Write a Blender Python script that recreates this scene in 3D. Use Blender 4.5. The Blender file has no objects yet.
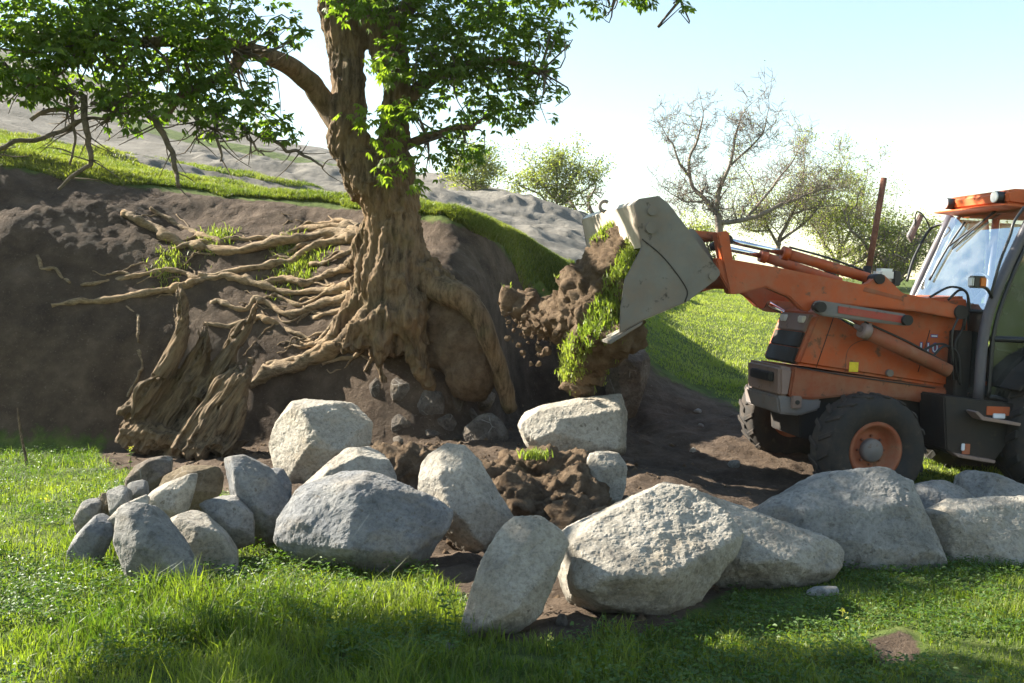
import bpy, bmesh, math, random
import numpy as np
from mathutils import Matrix, Vector, Euler

# ------------------------------------------------------------------ camera, sky, sun, exposure
SC = bpy.context.scene
COL = SC.collection
F = 1000.0                      # focal length in pixels (1024 px wide picture)
CAMZ = 1.6
TILT = math.atan(0.0265)        # camera looks slightly down
cam = bpy.data.cameras.new('camera'); cam.sensor_width = 36.0; cam.lens = 36.0 * F / 1024.0
cam.clip_end = 3000; cam.clip_start = 0.05
camo = bpy.data.objects.new('camera', cam); COL.objects.link(camo)
camo.location = (0, 0, CAMZ); camo.rotation_euler = (math.pi / 2 - TILT, 0, 0)
SC.camera = camo

SUN_AZ, SUN_EL = math.radians(68), math.radians(33)      # left of the view direction / height
world = bpy.data.worlds.new('World'); SC.world = world; world.use_nodes = True
wn = world.node_tree
sky = wn.nodes.new('ShaderNodeTexSky'); sky.sky_type = 'NISHITA'; sky.sun_disc = False
sky.sun_elevation = SUN_EL; sky.sun_rotation = -SUN_AZ
sky.air_density = 1.5; sky.dust_density = 0.2; sky.ozone_density = 1.0
wn.links.new(sky.outputs[0], wn.nodes['Background'].inputs[0])
wn.nodes['Background'].inputs[1].default_value = 0.057
sun = bpy.data.lights.new('sun', 'SUN'); sun.energy = 5.0; sun.angle = math.radians(0.55); sun.color = (1.0, 0.93, 0.80)
suno = bpy.data.objects.new('sun', sun); COL.objects.link(suno)
SUND = Vector((-math.sin(SUN_AZ) * math.cos(SUN_EL), math.cos(SUN_AZ) * math.cos(SUN_EL), math.sin(SUN_EL)))
suno.rotation_euler = SUND.to_track_quat('Z', 'Y').to_euler(); suno.location = (-10, 10, 20)
SC.view_settings.view_transform = 'Standard'; SC.view_settings.look = 'None'
SC.view_settings.gamma = 1.0; SC.view_settings.exposure = 2.2
SC.cycles.use_denoising = True
SC.cycles.max_bounces = 6; SC.cycles.transparent_max_bounces = 16
SC.cycles.diffuse_bounces = 3; SC.cycles.glossy_bounces = 3; SC.cycles.transmission_bounces = 4

# ------------------------------------------------------------------ pixels to directions
CT, ST = math.cos(TILT), math.sin(TILT)
def raydir(px, py):
    u = (px - 512.0) / F; v = (341.5 - py) / F
    return np.array([u, CT + v * ST, -ST + v * CT])
def at(px, py, Y):
    d = raydir(px, py); s = Y / d[1]
    return np.array([d[0] * s, Y, CAMZ + d[2] * s])
def zat(py, Y):
    return at(512, py, Y)[2]
def project(P):
    P = np.asarray(P, float); q = P - np.array([0, 0, CAMZ])
    fw = q[..., 1] * CT - q[..., 2] * ST; up = q[..., 1] * ST + q[..., 2] * CT
    fw = np.maximum(fw, 1e-3)
    return 512 + F * q[..., 0] / fw, 341.5 - F * up / fw

# ------------------------------------------------------------------ noise
def _hash(ix, iy, iz, seed):
    h = (ix.astype(np.int64) * 374761393 + iy.astype(np.int64) * 668265263 + iz.astype(np.int64) * 1274126177 + seed * 974634541) & 0xFFFFFFFF
    h = ((h ^ (h >> 13)) * 1274126177) & 0xFFFFFFFF
    h = ((h ^ (h >> 16)) * 2246822519) & 0xFFFFFFFF
    return ((h ^ (h >> 15)) & 0xFFFFFF) / float(0xFFFFFF)
def vnoise(p, seed=0):
    p = np.asarray(p, float); i = np.floor(p); f = p - i; f = f * f * (3 - 2 * f); i = i.astype(np.int64)
    r = 0
    for dx in (0, 1):
        wx = f[:, 0] if dx else 1 - f[:, 0]
        for dy in (0, 1):
            wy = f[:, 1] if dy else 1 - f[:, 1]
            for dz in (0, 1):
                wz = f[:, 2] if dz else 1 - f[:, 2]
                r = r + wx * wy * wz * _hash(i[:, 0] + dx, i[:, 1] + dy, i[:, 2] + dz, seed)
    return r * 2 - 1
def fbm(p, octv=4, seed=0, gain=0.5, lac=2.1):
    p = np.asarray(p, float); a = 1; s = 0
    for k in range(octv):
        s = s + a * vnoise(p, seed + k * 17); p = p * lac; a *= gain
    return s
def noise2(x, y, sc, octv=3, seed=0):
    x = np.asarray(x, float); sh = x.shape
    return fbm(np.stack([x.ravel() * sc, np.asarray(y, float).ravel() * sc, np.zeros(x.size)], 1), octv, seed).reshape(sh)

# ------------------------------------------------------------------ object helpers
def link(name, me, mat=None, parent=None):
    o = bpy.data.objects.new(name, me); COL.objects.link(o)
    if mat is not None and me is not None and not me.materials: me.materials.append(mat)
    if parent is not None: o.parent = parent
    return o
def mesh(name, V, Fc, smooth=False):
    me = bpy.data.meshes.new(name)
    me.from_pydata([tuple(v) for v in np.asarray(V).tolist()], [], [list(map(int, f)) for f in Fc])
    if smooth: me.polygons.foreach_set('use_smooth', np.ones(len(me.polygons), bool))
    me.update(); return me
def fastmesh(name, V, Q, smooth=False):
    """V (n,3), Q (m,k) index array of equal sized faces"""
    V = np.asarray(V, np.float32); Q = np.asarray(Q, np.int32); k = Q.shape[1]
    me = bpy.data.meshes.new(name)
    me.vertices.add(len(V)); me.vertices.foreach_set('co', V.ravel())
    me.loops.add(Q.size); me.loops.foreach_set('vertex_index', Q.ravel())
    me.polygons.add(len(Q)); me.polygons.foreach_set('loop_start', np.arange(0, Q.size, k, dtype=np.int32))
    me.polygons.foreach_set('loop_total', np.full(len(Q), k, np.int32))
    if smooth: me.polygons.foreach_set('use_smooth', np.ones(len(Q), bool))
    me.update(calc_edges=True); me.validate(); return me
def fattr(me, name, arr):
    a = me.attributes.new(name, 'FLOAT', 'POINT'); a.data.foreach_set('value', np.asarray(arr, np.float32))
def tag(o, label=None, cat=None, group=None, kind=None):
    if label: o['label'] = label
    if cat: o['category'] = cat
    if group: o['group'] = group
    if kind: o['kind'] = kind
    return o
def empty(name, loc=(0, 0, 0), rot=(0, 0, 0)):
    o = bpy.data.objects.new(name, None); COL.objects.link(o); o.location = loc; o.rotation_euler = rot
    o.empty_display_size = 0.2
    return o
def get_vf(me):
    V = np.empty(len(me.vertices) * 3); me.vertices.foreach_get('co', V)
    return V.reshape(-1, 3)
def normals(me):
    N = np.empty(len(me.vertices) * 3); me.vertex_normals.foreach_get('vector', N)
    return N.reshape(-1, 3)
def set_v(me, V):
    me.vertices.foreach_set('co', np.asarray(V, np.float32).ravel()); me.update()
def remesh(V, Fc, vox):
    me = mesh('tmp', V, Fc); o = bpy.data.objects.new('tmp', me); COL.objects.link(o)
    m = o.modifiers.new('r', 'REMESH'); m.mode = 'VOXEL'; m.voxel_size = vox
    dg = bpy.context.evaluated_depsgraph_get(); dg.update()
    r = bpy.data.meshes.new_from_object(o.evaluated_get(dg))
    bpy.data.objects.remove(o); bpy.data.meshes.remove(me)
    r.polygons.foreach_set('use_smooth', np.ones(len(r.polygons), bool)); r.update()
    return r
def relax(me, it=2, fac=0.5):
    V = get_vf(me); E = np.empty(len(me.edges) * 2, np.int32); me.edges.foreach_get('vertices', E); E = E.reshape(-1, 2)
    deg = np.bincount(E.ravel(), minlength=len(V)).astype(float)[:, None]; deg[deg == 0] = 1
    for _ in range(it):
        s = np.zeros_like(V)
        for c in range(3):
            s[:, c] = np.bincount(E[:, 0], V[E[:, 1], c], len(V)) + np.bincount(E[:, 1], V[E[:, 0], c], len(V))
        V = V * (1 - fac) + fac * s / deg
    set_v(me, V)
def catmull(P, n):
    P = np.asarray(P, float)
    if len(P) == 2: return P[0] + (P[1] - P[0]) * np.linspace(0, 1, n)[:, None]
    A = np.vstack([2 * P[0] - P[1], P, 2 * P[-1] - P[-2]]); t = np.linspace(0, len(P) - 1.000001, n)
    i = t.astype(int); f = (t - i)[:, None]
    a, b, c, d = A[i], A[i + 1], A[i + 2], A[i + 3]
    return 0.5 * (2 * b + (c - a) * f + (2 * a - 5 * b + 4 * c - d) * f ** 2 + (3 * b - a - 3 * c + d) * f ** 3)
def tube(P, R, sides=8, flat=None):
    """swept tube with caps -> V, F"""
    P = np.asarray(P, float); n = len(P); R = np.broadcast_to(np.asarray(R, float), (n,))
    T = np.gradient(P, axis=0); T /= np.linalg.norm(T, axis=1)[:, None] + 1e-9
    ref = np.array([0, 0, 1.0]) if abs(T[0][2]) < 0.9 else np.array([0, 1.0, 0])
    V = []; up = ref
    for k in range(n):
        a = np.cross(T[k], up); a /= np.linalg.norm(a) + 1e-9; b = np.cross(a, T[k]); up = b
        for s in range(sides):
            w = 2 * math.pi * s / sides
            V.append(P[k] + R[k] * (math.cos(w) * a + math.sin(w) * b))
    Fc = []
    for k in range(n - 1):
        for s in range(sides):
            s2 = (s + 1) % sides
            Fc.append((k * sides + s, k * sides + s2, (k + 1) * sides + s2, (k + 1) * sides + s))
    Fc.append(tuple(range(sides))[::-1]); Fc.append(tuple((n - 1) * sides + s for s in range(sides)))
    return np.array(V), Fc
def wobble(P, amp, seed):
    t = np.arange(len(P))[:, None] * 0.37 + seed * 11.3
    return P + amp * np.stack([vnoise(np.hstack([t, t * 0 + k, t * 0]), seed) for k in (.5, 3.5, 7.5)], 1)
def sphere(c, r, seg=10, ring=7, sc=(1, 1, 1)):
    V = [np.array([0, 0, 1.0])]; Fc = []
    for i in range(1, ring):
        a = math.pi * i / ring
        for j in range(seg):
            b = 2 * math.pi * j / seg; V.append(np.array([math.sin(a) * math.cos(b), math.sin(a) * math.sin(b), math.cos(a)]))
    V.append(np.array([0, 0, -1.0])); V = np.array(V) * r * np.array(sc) + np.asarray(c)
    for j in range(seg):
        Fc.append((0, 1 + j, 1 + (j + 1) % seg)); L = len(V) - 1; q = 1 + (ring - 2) * seg
        Fc.append((L, q + (j + 1) % seg, q + j))
    for i in range(ring - 2):
        for j in range(seg):
            Fc.append((1 + i * seg + j, 1 + (i + 1) * seg + j, 1 + (i + 1) * seg + (j + 1) % seg, 1 + i * seg + (j + 1) % seg))
    return V, Fc
def join(parts):
    V = []; Fc = []; k = 0
    for v, f in parts:
        V.append(np.asarray(v)); Fc += [tuple(i + k for i in q) for q in f]; k += len(v)
    return np.vstack(V), Fc

# ------------------------------------------------------------------ materials
MATS = {}
class NB:
    def __init__(self, name):
        self.m = bpy.data.materials.new(name); self.m.use_nodes = True; self.t = self.m.node_tree
        self.b = self.t.nodes['Principled BSDF']; self.out = self.t.nodes['Material Output']
    def n(self, kind, **kw):
        x = self.t.nodes.new(kind)
        for k, v in kw.items():
            if k in x.inputs: x.inputs[k].default_value = v
            else: setattr(x, k, v)
        return x
    def l(self, a, b): self.t.links.new(a, b)
    def coord(self, kind='Object'):
        return self.n('ShaderNodeTexCoord').outputs[kind]
    def geo(self): return self.n('ShaderNodeNewGeometry').outputs['Position']
    def noise(self, co, scale, detail=4, rough=0.6, stretch=None):
        if stretch:
            mp = self.n('ShaderNodeMapping'); mp.inputs['Scale'].default_value = stretch; self.l(co, mp.inputs['Vector']); co = mp.outputs[0]
        x = self.n('ShaderNodeTexNoise', Scale=scale, Detail=detail, Roughness=rough); self.l(co, x.inputs['Vector'])
        return x.outputs['Fac']
    def ramp(self, fac, stops):
        r = self.n('ShaderNodeValToRGB'); e = r.color_ramp.elements
        while len(e) < len(stops): e.new(0.5)
        for i, (p, c) in enumerate(stops):
            e[i].position = p; e[i].color = (c, c, c, 1) if isinstance(c, (int, float)) else (*c, 1)
        self.l(fac, r.inputs[0]); return r.outputs[0]
    def mix(self, fac, a, b, mode='MIX'):
        x = self.n('ShaderNodeMix', data_type='RGBA', blend_type=mode)
        for s, v in ((x.inputs[0], fac), (x.inputs[6], a), (x.inputs[7], b)):
            if isinstance(v, (int, float)): s.default_value = v
            elif isinstance(v, tuple): s.default_value = (*v, 1) if len(v) == 3 else v
            else: self.l(v, s)
        return x.outputs[2]
    def attr(self, name):
        return self.n('ShaderNodeAttribute', attribute_name=name).outputs['Fac']
    def bump(self, h, strength=0.5, dist=0.02, prev=None):
        b = self.n('ShaderNodeBump', Strength=strength, Distance=dist); self.l(h, b.inputs['Height'])
        if prev is not None: self.l(prev, b.inputs['Normal'])
        self.l(b.outputs[0], self.b.inputs['Normal']); return b.outputs[0]
    def color(self, c):
        if isinstance(c, tuple): self.b.inputs['Base Color'].default_value = (*c, 1)
        else: self.l(c, self.b.inputs['Base Color'])
    def done(self, rough=0.8, spec=0.3, metal=0.0):
        self.b.inputs['Roughness'].default_value = rough; self.b.inputs['Specular IOR Level'].default_value = spec
        self.b.inputs['Metallic'].default_value = metal
        MATS[self.m.name] = self.m; return self.m

def mat_ground():
    b = NB('ground'); p = b.geo()
    soil = b.ramp(b.noise(p, 3.0, 8, 0.65), [(0.3, (0.042, 0.029, 0.020)), (0.5, (0.075, 0.053, 0.037)), (0.72, (0.125, 0.092, 0.066))])
    peb = b.ramp(b.noise(p, 38, 3, 0.6), [(0.60, 0.0), (0.72, 0.55)])
    soil = b.mix(peb, soil, (0.19, 0.15, 0.115))
    grass = b.ramp(b.noise(p, 5.0, 6, 0.7), [(0.3, (0.035, 0.05, 0.014)), (0.55, (0.08, 0.11, 0.024)), (0.75, (0.14, 0.145, 0.045))])
    rock = b.ramp(b.noise(p, 1.1, 9, 0.7), [(0.28, (0.085, 0.078, 0.062)), (0.5, (0.155, 0.142, 0.12)), (0.7, (0.23, 0.21, 0.175))])
    nz = b.noise(p, 6.0, 5, 0.65)
    def edge(a):
        x = b.n('ShaderNodeMath', operation='ADD'); b.l(b.attr(a), x.inputs[0])
        y = b.n('ShaderNodeMath', operation='MULTIPLY_ADD'); b.l(nz, y.inputs[0]); y.inputs[1].default_value = 0.9; y.inputs[2].default_value = -0.45
        b.l(y.outputs[0], x.inputs[1])
        return b.ramp(x.outputs[0], [(0.40, 0.0), (0.60, 1.0)])
    c = b.mix(edge('soil'), grass, soil)
    c = b.mix(edge('rock'), c, rock)
    b.color(c)
    n1 = b.bump(b.noise(p, 9, 9, 0.7), 0.9, 0.06)
    b.bump(b.noise(p, 60, 4, 0.7), 0.6, 0.012, n1)
    return b.done(0.95, 0.15)
def mat_soil(name='soil', dark=1.0):
    b = NB(name); p = b.geo()
    c = b.ramp(b.noise(p, 7, 8, 0.7), [(0.3, (0.07 * dark, 0.047 * dark, 0.030 * dark)), (0.5, (0.14 * dark, 0.097 * dark, 0.062 * dark)), (0.72, (0.22 * dark, 0.16 * dark, 0.105 * dark))])
    b.color(c); n1 = b.bump(b.noise(p, 20, 8, 0.75), 1.0, 0.05); b.bump(b.noise(p, 90, 3, 0.7), 0.7, 0.01, n1)
    return b.done(0.95, 0.1)
def mat_stone(name, lo, mid, hi, spots=0.5):
    b = NB(name); p = b.geo()
    n1 = b.noise(p, 3.2, 9, 0.68)
    c = b.ramp(n1, [(0.30, lo), (0.48, mid), (0.70, hi)])
    blot = b.ramp(b.noise(p, 11, 5, 0.7), [(0.58, 0.0), (0.66, spots)])
    c = b.mix(blot, c, (lo[0] * 0.55, lo[1] * 0.52, lo[2] * 0.48))
    dust = b.ramp(b.noise(p, 2.0, 5, 0.6, (1, 1, 2)), [(0.52, 0.0), (0.75, 0.55)])
    c = b.mix(dust, c, (0.34, 0.27, 0.18))
    veins = b.n('ShaderNodeTexVoronoi', feature='DISTANCE_TO_EDGE', Scale=4.0); b.l(p, veins.inputs['Vector'])
    wv = b.ramp(veins.outputs['Distance'], [(0.0, 0.6), (0.03, 0.0)])
    vm = b.n('ShaderNodeMath', operation='MULTIPLY'); b.l(wv, vm.inputs[0]); b.l(b.ramp(b.noise(p, 5, 2), [(0.5, 0.0), (0.7, 1.0)]), vm.inputs[1])
    c = b.mix(vm.outputs[0], c, (0.45, 0.43, 0.39))
    fine = b.noise(p, 34, 7, 0.78)
    c = b.mix(1.0, c, b.ramp(fine, [(0.30, 0.50), (0.52, 1.0), (0.75, 1.22)]), 'MULTIPLY')
    pits = b.ramp(b.noise(p, 17, 4, 0.6), [(0.64, 0.0), (0.70, 0.75)]); c = b.mix(pits, c, (0.11, 0.092, 0.068))
    # soil stuck to the lower part of each stone
    g = b.n('ShaderNodeSeparateXYZ'); b.l(b.coord('Generated'), g.inputs[0])
    ad = b.n('ShaderNodeMath', operation='MULTIPLY_ADD'); b.l(b.noise(p, 5, 6, 0.7), ad.inputs[0]); ad.inputs[1].default_value = -0.75; b.l(g.outputs['Z'], ad.inputs[2])
    mr = b.n('ShaderNodeMapRange'); b.l(ad.outputs[0], mr.inputs['Value']); mr.inputs['From Min'].default_value = -0.30; mr.inputs['From Max'].default_value = -0.12; mr.inputs['To Min'].default_value = 0.8; mr.inputs['To Max'].default_value = 0.0
    c = b.mix(mr.outputs[0], c, (0.10, 0.075, 0.052))
    b.color(c)
    h1 = b.noise(p, 9, 10, 0.72); k = b.bump(h1, 0.3, 0.05); k = b.bump(fine, 0.9, 0.03, k); b.bump(b.noise(p, 130, 4, 0.7), 0.7, 0.006, k)
    return b.done(0.88, 0.2)
def mat_bark(name, lo, hi, st=(9, 9, 1.6), moss=0.0, rot=None):
    b = NB(name); p = b.geo()
    if rot:
        mp = b.n('ShaderNodeMapping'); mp.inputs['Rotation'].default_value = rot; b.l(p, mp.inputs['Vector']); p = mp.outputs[0]
    n1 = b.noise(p, 1.6, 8, 0.7, st)
    c = b.ramp(n1, [(0.32, lo), (0.62, hi)])
    c = b.mix(b.ramp(b.noise(p, 2.3, 4), [(0.45, 0.0), (0.7, 0.5)]), c, (hi[0] * 1.25, hi[1] * 1.1, hi[2] * 0.9))
    if moss: c = b.mix(b.ramp(b.noise(p, 3.1, 6), [(0.5, 0.0), (0.68, moss)]), c, (0.07, 0.085, 0.03))
    b.color(c); k = b.bump(n1, 1.0, 0.05); b.bump(b.noise(p, 30, 4, 0.7), 0.5, 0.01, k)
    return b.done(0.9, 0.15)
def mat_leaf(name, c1, c2, trans=0.5, gloss=0.3, attr='tone', sat=(1.5, 1.7, 0.5)):
    b = NB(name)
    c = b.mix(b.attr(attr), c1, c2)
    b.color(c); b.b.inputs['Roughness'].default_value = 0.5; b.b.inputs['Specular IOR Level'].default_value = gloss
    tr = b.n('ShaderNodeBsdfTranslucent')
    b.l(b.mix(1.0, c, (sat[0], sat[1], sat[2]), 'MULTIPLY'), tr.inputs['Color'])
    mx = b.n('ShaderNodeMixShader'); mx.inputs[0].default_value = trans
    b.l(b.b.outputs[0], mx.inputs[1]); b.l(tr.outputs[0], mx.inputs[2]); b.l(mx.outputs[0], b.out.inputs['Surface'])
    MATS[name] = b.m; return b.m
def mat_paint(name, c, dust=0.45, rough=0.45, mudc=(0.10, 0.06, 0.035), metal=0.0, mud=0.8, scale=4.0):
    b = NB(name); p = b.coord('Object')
    v = b.ramp(b.noise(p, 2.5, 5), [(0.3, tuple(x * 0.78 for x in c)), (0.7, tuple(min(1, x * 1.12) for x in c))])
    d = b.ramp(b.noise(p, scale, 8, 0.7), [(0.42, 0.0), (0.72, dust)])
    v = b.mix(d, v, (0.30, 0.20, 0.13))
    m = b.ramp(b.noise(p, scale * 2.1, 6, 0.65), [(0.60, 0.0), (0.67, mud)])
    v = b.mix(m, v, mudc)
    b.color(v)
    r = b.ramp(b.noise(p, scale, 6), [(0.3, rough), (0.7, min(1, rough + 0.4))]); b.l(r, b.b.inputs['Roughness'])
    b.bump(b.noise(p, 25, 6, 0.7), 0.25, 0.006)
    b.b.inputs['Specular IOR Level'].default_value = 0.4; b.b.inputs['Metallic'].default_value = metal
    MATS[name] = b.m; return b.m
def mat_plain(name, c, rough=0.5, metal=0.0, spec=0.5, var=0.25, scale=8):
    b = NB(name); p = b.coord('Object')
    b.color(b.ramp(b.noise(p, scale, 5), [(0.3, tuple(x * (1 - var) for x in c)), (0.7, tuple(min(1, x * (1 + var)) for x in c))]))
    return b.done(rough, spec, metal)
def mat_glass(name, tint, gl=0.12):
    b = NB(name)
    t = b.n('ShaderNodeBsdfTransparent'); t.inputs[0].default_value = (*tint, 1)
    g = b.n('ShaderNodeBsdfGlossy', Roughness=0.03); g.inputs[0].default_value = (0.9, 0.95, 1, 1)
    d = b.n('ShaderNodeBsdfDiffuse'); d.inputs[0].default_value = (0.6, 0.6, 0.55, 1)
    lw = b.n('ShaderNodeLayerWeight', Blend=0.25); mx = b.n('ShaderNodeMixShader')
    b.l(b.ramp(lw.outputs['Fresnel'], [(0.0, gl), (1.0, 0.9)]), mx.inputs[0]); b.l(t.outputs[0], mx.inputs[1]); b.l(g.outputs[0], mx.inputs[2])
    m2 = b.n('ShaderNodeMixShader'); b.l(b.ramp(b.noise(b.coord(), 3, 5), [(0.4, 0.03), (0.8, 0.16)]), m2.inputs[0])
    b.l(mx.outputs[0], m2.inputs[1]); b.l(d.outputs[0], m2.inputs[2]); b.l(m2.outputs[0], b.out.inputs['Surface'])
    MATS[name] = b.m; return b.m

mat_ground(); mat_soil('soil'); mat_soil('clod_soil', 0.85)
mat_stone('stone_pale', (0.215, 0.192, 0.16), (0.37, 0.336, 0.28), (0.48, 0.44, 0.375), 0.4)
mat_stone('stone_grey', (0.15, 0.148, 0.142), (0.26, 0.25, 0.232), (0.38, 0.36, 0.325), 0.55)
mat_stone('stone_blue', (0.125, 0.13, 0.135), (0.21, 0.213, 0.216), (0.33, 0.32, 0.30), 0.4)
mat_stone('stone_brown', (0.10, 0.075, 0.045), (0.19, 0.145, 0.09), (0.28, 0.23, 0.15), 0.4)
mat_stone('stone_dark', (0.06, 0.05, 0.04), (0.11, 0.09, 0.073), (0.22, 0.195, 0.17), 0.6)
mat_bark('bark', (0.028, 0.019, 0.012), (0.22, 0.155, 0.095), (11, 11, 2.2), moss=0.25)
mat_bark('root_bark', (0.07, 0.048, 0.03), (0.34, 0.255, 0.165), (6, 16, 16), moss=0.12)
mat_bark('dead_wood', (0.02, 0.014, 0.010), (0.21, 0.155, 0.10), (18, 18, 1.6), rot=(0, math.radians(-34), 0))
mat_bark('twig_bark', (0.06, 0.05, 0.038), (0.17, 0.14, 0.11), (6, 6, 6))
mat_bark('far_bark', (0.12, 0.10, 0.085), (0.22, 0.185, 0.155), (3, 3, 1))  # lighter than near bark: fading with distance is put into the colour
mat_leaf('leaf', (0.058, 0.115, 0.022), (0.14, 0.20, 0.036), 0.58, sat=(1.75, 1.8, .5))
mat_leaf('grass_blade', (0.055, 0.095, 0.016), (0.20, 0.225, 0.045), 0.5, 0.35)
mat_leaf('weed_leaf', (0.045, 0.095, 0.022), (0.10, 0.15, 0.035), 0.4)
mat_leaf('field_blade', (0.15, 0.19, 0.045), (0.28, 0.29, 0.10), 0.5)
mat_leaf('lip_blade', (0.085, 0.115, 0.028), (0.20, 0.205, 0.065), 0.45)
mat_leaf('far_leaf', (0.17, 0.19, 0.07), (0.28, 0.28, 0.12), 0.55, 0.1)  # paled leaf colour, the distance fade is painted in
mat_leaf('flower', (0.5, 0.42, 0.05), (0.6, 0.55, 0.2), 0.3)

# ------------------------------------------------------------------ terrain
def K(py, y): return (y, zat(py, y))
def Z(z, y): return (y, z)
# columns: pixel column -> pre-toe, toe, mid, upper, lip, terrace, hill foot, crest
COLS = {
 -500: [Z(.0, 7), K(448, 11.5), K(335, 11.9), K(238, 12.5), K(120, 13.6), K(112, 15.0), K(80, 24), K(-60, 52)],
    0: [Z(.0, 7), K(447, 11.8), K(335, 12.3), K(240, 13.1), K(153, 14.4), K(147, 15.8), K(122, 25), K(46, 52)],
  180: [Z(.0, 7), K(450, 11.8), K(335, 12.5), K(246, 13.5), K(184, 15.1), K(179, 16.4), K(158, 25), K(100, 50)],
  300: [Z(.0, 7), K(447, 11.7), K(335, 12.3), K(250, 13.3), K(198, 14.9), K(192, 16.1), K(176, 24), K(142, 48)],
  360: [Z(.0, 7), K(445, 11.4), K(345, 11.9), K(262, 12.6), K(203, 14.5), K(196, 15.6), K(182, 23), K(160, 46)],
  410: [Z(.0, 7), K(445, 11.2), K(365, 11.5), K(288, 11.9), K(207, 14.0), K(202, 15.0), K(215, 19), K(173, 42)],
  450: [Z(.0, 7), K(442, 11.3), K(360, 11.6), K(292, 12.0), K(212, 13.6), K(208, 14.6), K(226, 18), K(181, 38)],
  490: [Z(.0, 7), K(434, 12.0), K(355, 12.3), K(290, 12.7), K(224, 14.0), K(221, 14.9), K(238, 17.9), K(188, 36)],
  508: [Z(.0, 7), K(420, 13.6), K(355, 13.8), K(292, 14.0), K(232, 14.5), K(230, 15.4), K(244, 18.2), K(191, 36)],
  530: [Z(.0, 7), K(410, 14.5), K(350, 14.65), K(298, 14.8), K(243, 15.1), K(241, 15.9), K(252, 18.6), K(195, 35)],
  570: [Z(.0, 7), K(408, 14.7), K(360, 14.85), K(310, 15.0), K(268, 15.3), K(268, 16.0), K(268, 18.8), K(202, 35)],
  595: [Z(.0, 7), K(410, 14.4), K(370, 14.6), K(325, 14.8), K(288, 15.2), K(286, 16.0), K(272, 19), K(206, 36)],
  625: [Z(.0, 7), K(425, 12.6), K(385, 13.0), K(345, 13.5), K(318, 15.0), K(303, 17.0), K(282, 22), K(235, 38)],
  660: [Z(-.02, 7), K(440, 11.6), K(405, 12.7), K(368, 14.2), K(335, 16.5), K(318, 19.0), K(296, 25), K(262, 42)],
  720: [Z(-.04, 7), Z(-.07, 10.0), Z(.18, 12), Z(.55, 14.5), Z(1.0, 17.5), Z(1.35, 20), Z(1.9, 26), Z(3.4, 45)],
  800: [Z(-.05, 7), Z(-.15, 9.6), Z(.06, 11.2), Z(.45, 14), Z(.9, 17.5), Z(1.2, 20), Z(1.8, 26), Z(3.3, 45)],
  900: [Z(-.05, 7), Z(-.2, 9.3), Z(-.06, 11), Z(.35, 14), Z(.8, 17.5), Z(1.15, 20), Z(1.75, 26), Z(3.2, 45)],
 1060: [Z(-.06, 7), Z(-.3, 9.5), Z(-.18, 11), Z(.3, 14), Z(.75, 17.5), Z(1.1, 20), Z(1.7, 26), Z(3.1, 45)],
 1500: [Z(-.06, 7), Z(-.3, 9.5), Z(-.15, 11), Z(.3, 14), Z(.75, 17.5), Z(1.1, 20), Z(1.7, 26), Z(3.1, 45)],
}
PXS = np.arange(-1600, 2600, 5.0)
_ck = np.array(sorted(COLS)); _cv = np.array([COLS[k] for k in sorted(COLS)])
def gsm(a, sig, axis=0):
    r = int(3 * sig) + 1; w = np.exp(-0.5 * (np.arange(-r, r + 1) / sig) ** 2); w /= w.sum()
    return np.apply_along_axis(lambda v: np.convolve(np.pad(v, r, mode='edge'), w, 'valid'), axis, a)
KY = gsm(np.stack([np.interp(PXS, _ck, _cv[:, i, 0]) for i in range(8)], 1), 2.2)
KZ = gsm(np.stack([np.interp(PXS, _ck, _cv[:, i, 1]) for i in range(8)], 1), 2.2)
YS = np.concatenate([np.arange(0, 24, 0.05), np.arange(24, 64, 0.4), np.geomspace(64, 1500, 60)])
TAB = np.empty((len(PXS), len(YS)))
for _i in range(len(PXS)):
    ky = np.concatenate([[0, 3], KY[_i], [KY[_i][-1] + 30, 300, 1600]])
    kz = np.concatenate([[0, 0], KZ[_i], [KZ[_i][-1] - 1.5, KZ[_i][-1] * 0.3, 0]])
    TAB[_i] = np.interp(YS, ky, kz)
_n = int(24 / 0.05); TAB[:, :_n] = gsm(TAB[:, :_n], 1.6, 1)
def lut(x, y):
    x = np.asarray(x, float); y = np.asarray(y, float)
    ys = np.maximum(y, 0.3); px = np.clip(512 + F * x / ys, PXS[0], PXS[-1] - 6)
    i = (px - PXS[0]) / 5.0; i0 = i.astype(int); fi = i - i0
    j1 = np.clip(np.searchsorted(YS, np.clip(y, 0, 1499)), 1, len(YS) - 1); j0 = j1 - 1
    fj = np.clip((y - YS[j0]) / (YS[j1] - YS[j0]), 0, 1)
    return (TAB[i0, j0] * (1 - fi) + TAB[i0 + 1, j0] * fi) * (1 - fj) + (TAB[i0, j1] * (1 - fi) + TAB[i0 + 1, j1] * fi) * fj
def keyat(x, y, k):
    return np.interp(512 + F * x / np.maximum(y, 0.3), PXS, KY[:, k])
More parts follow.
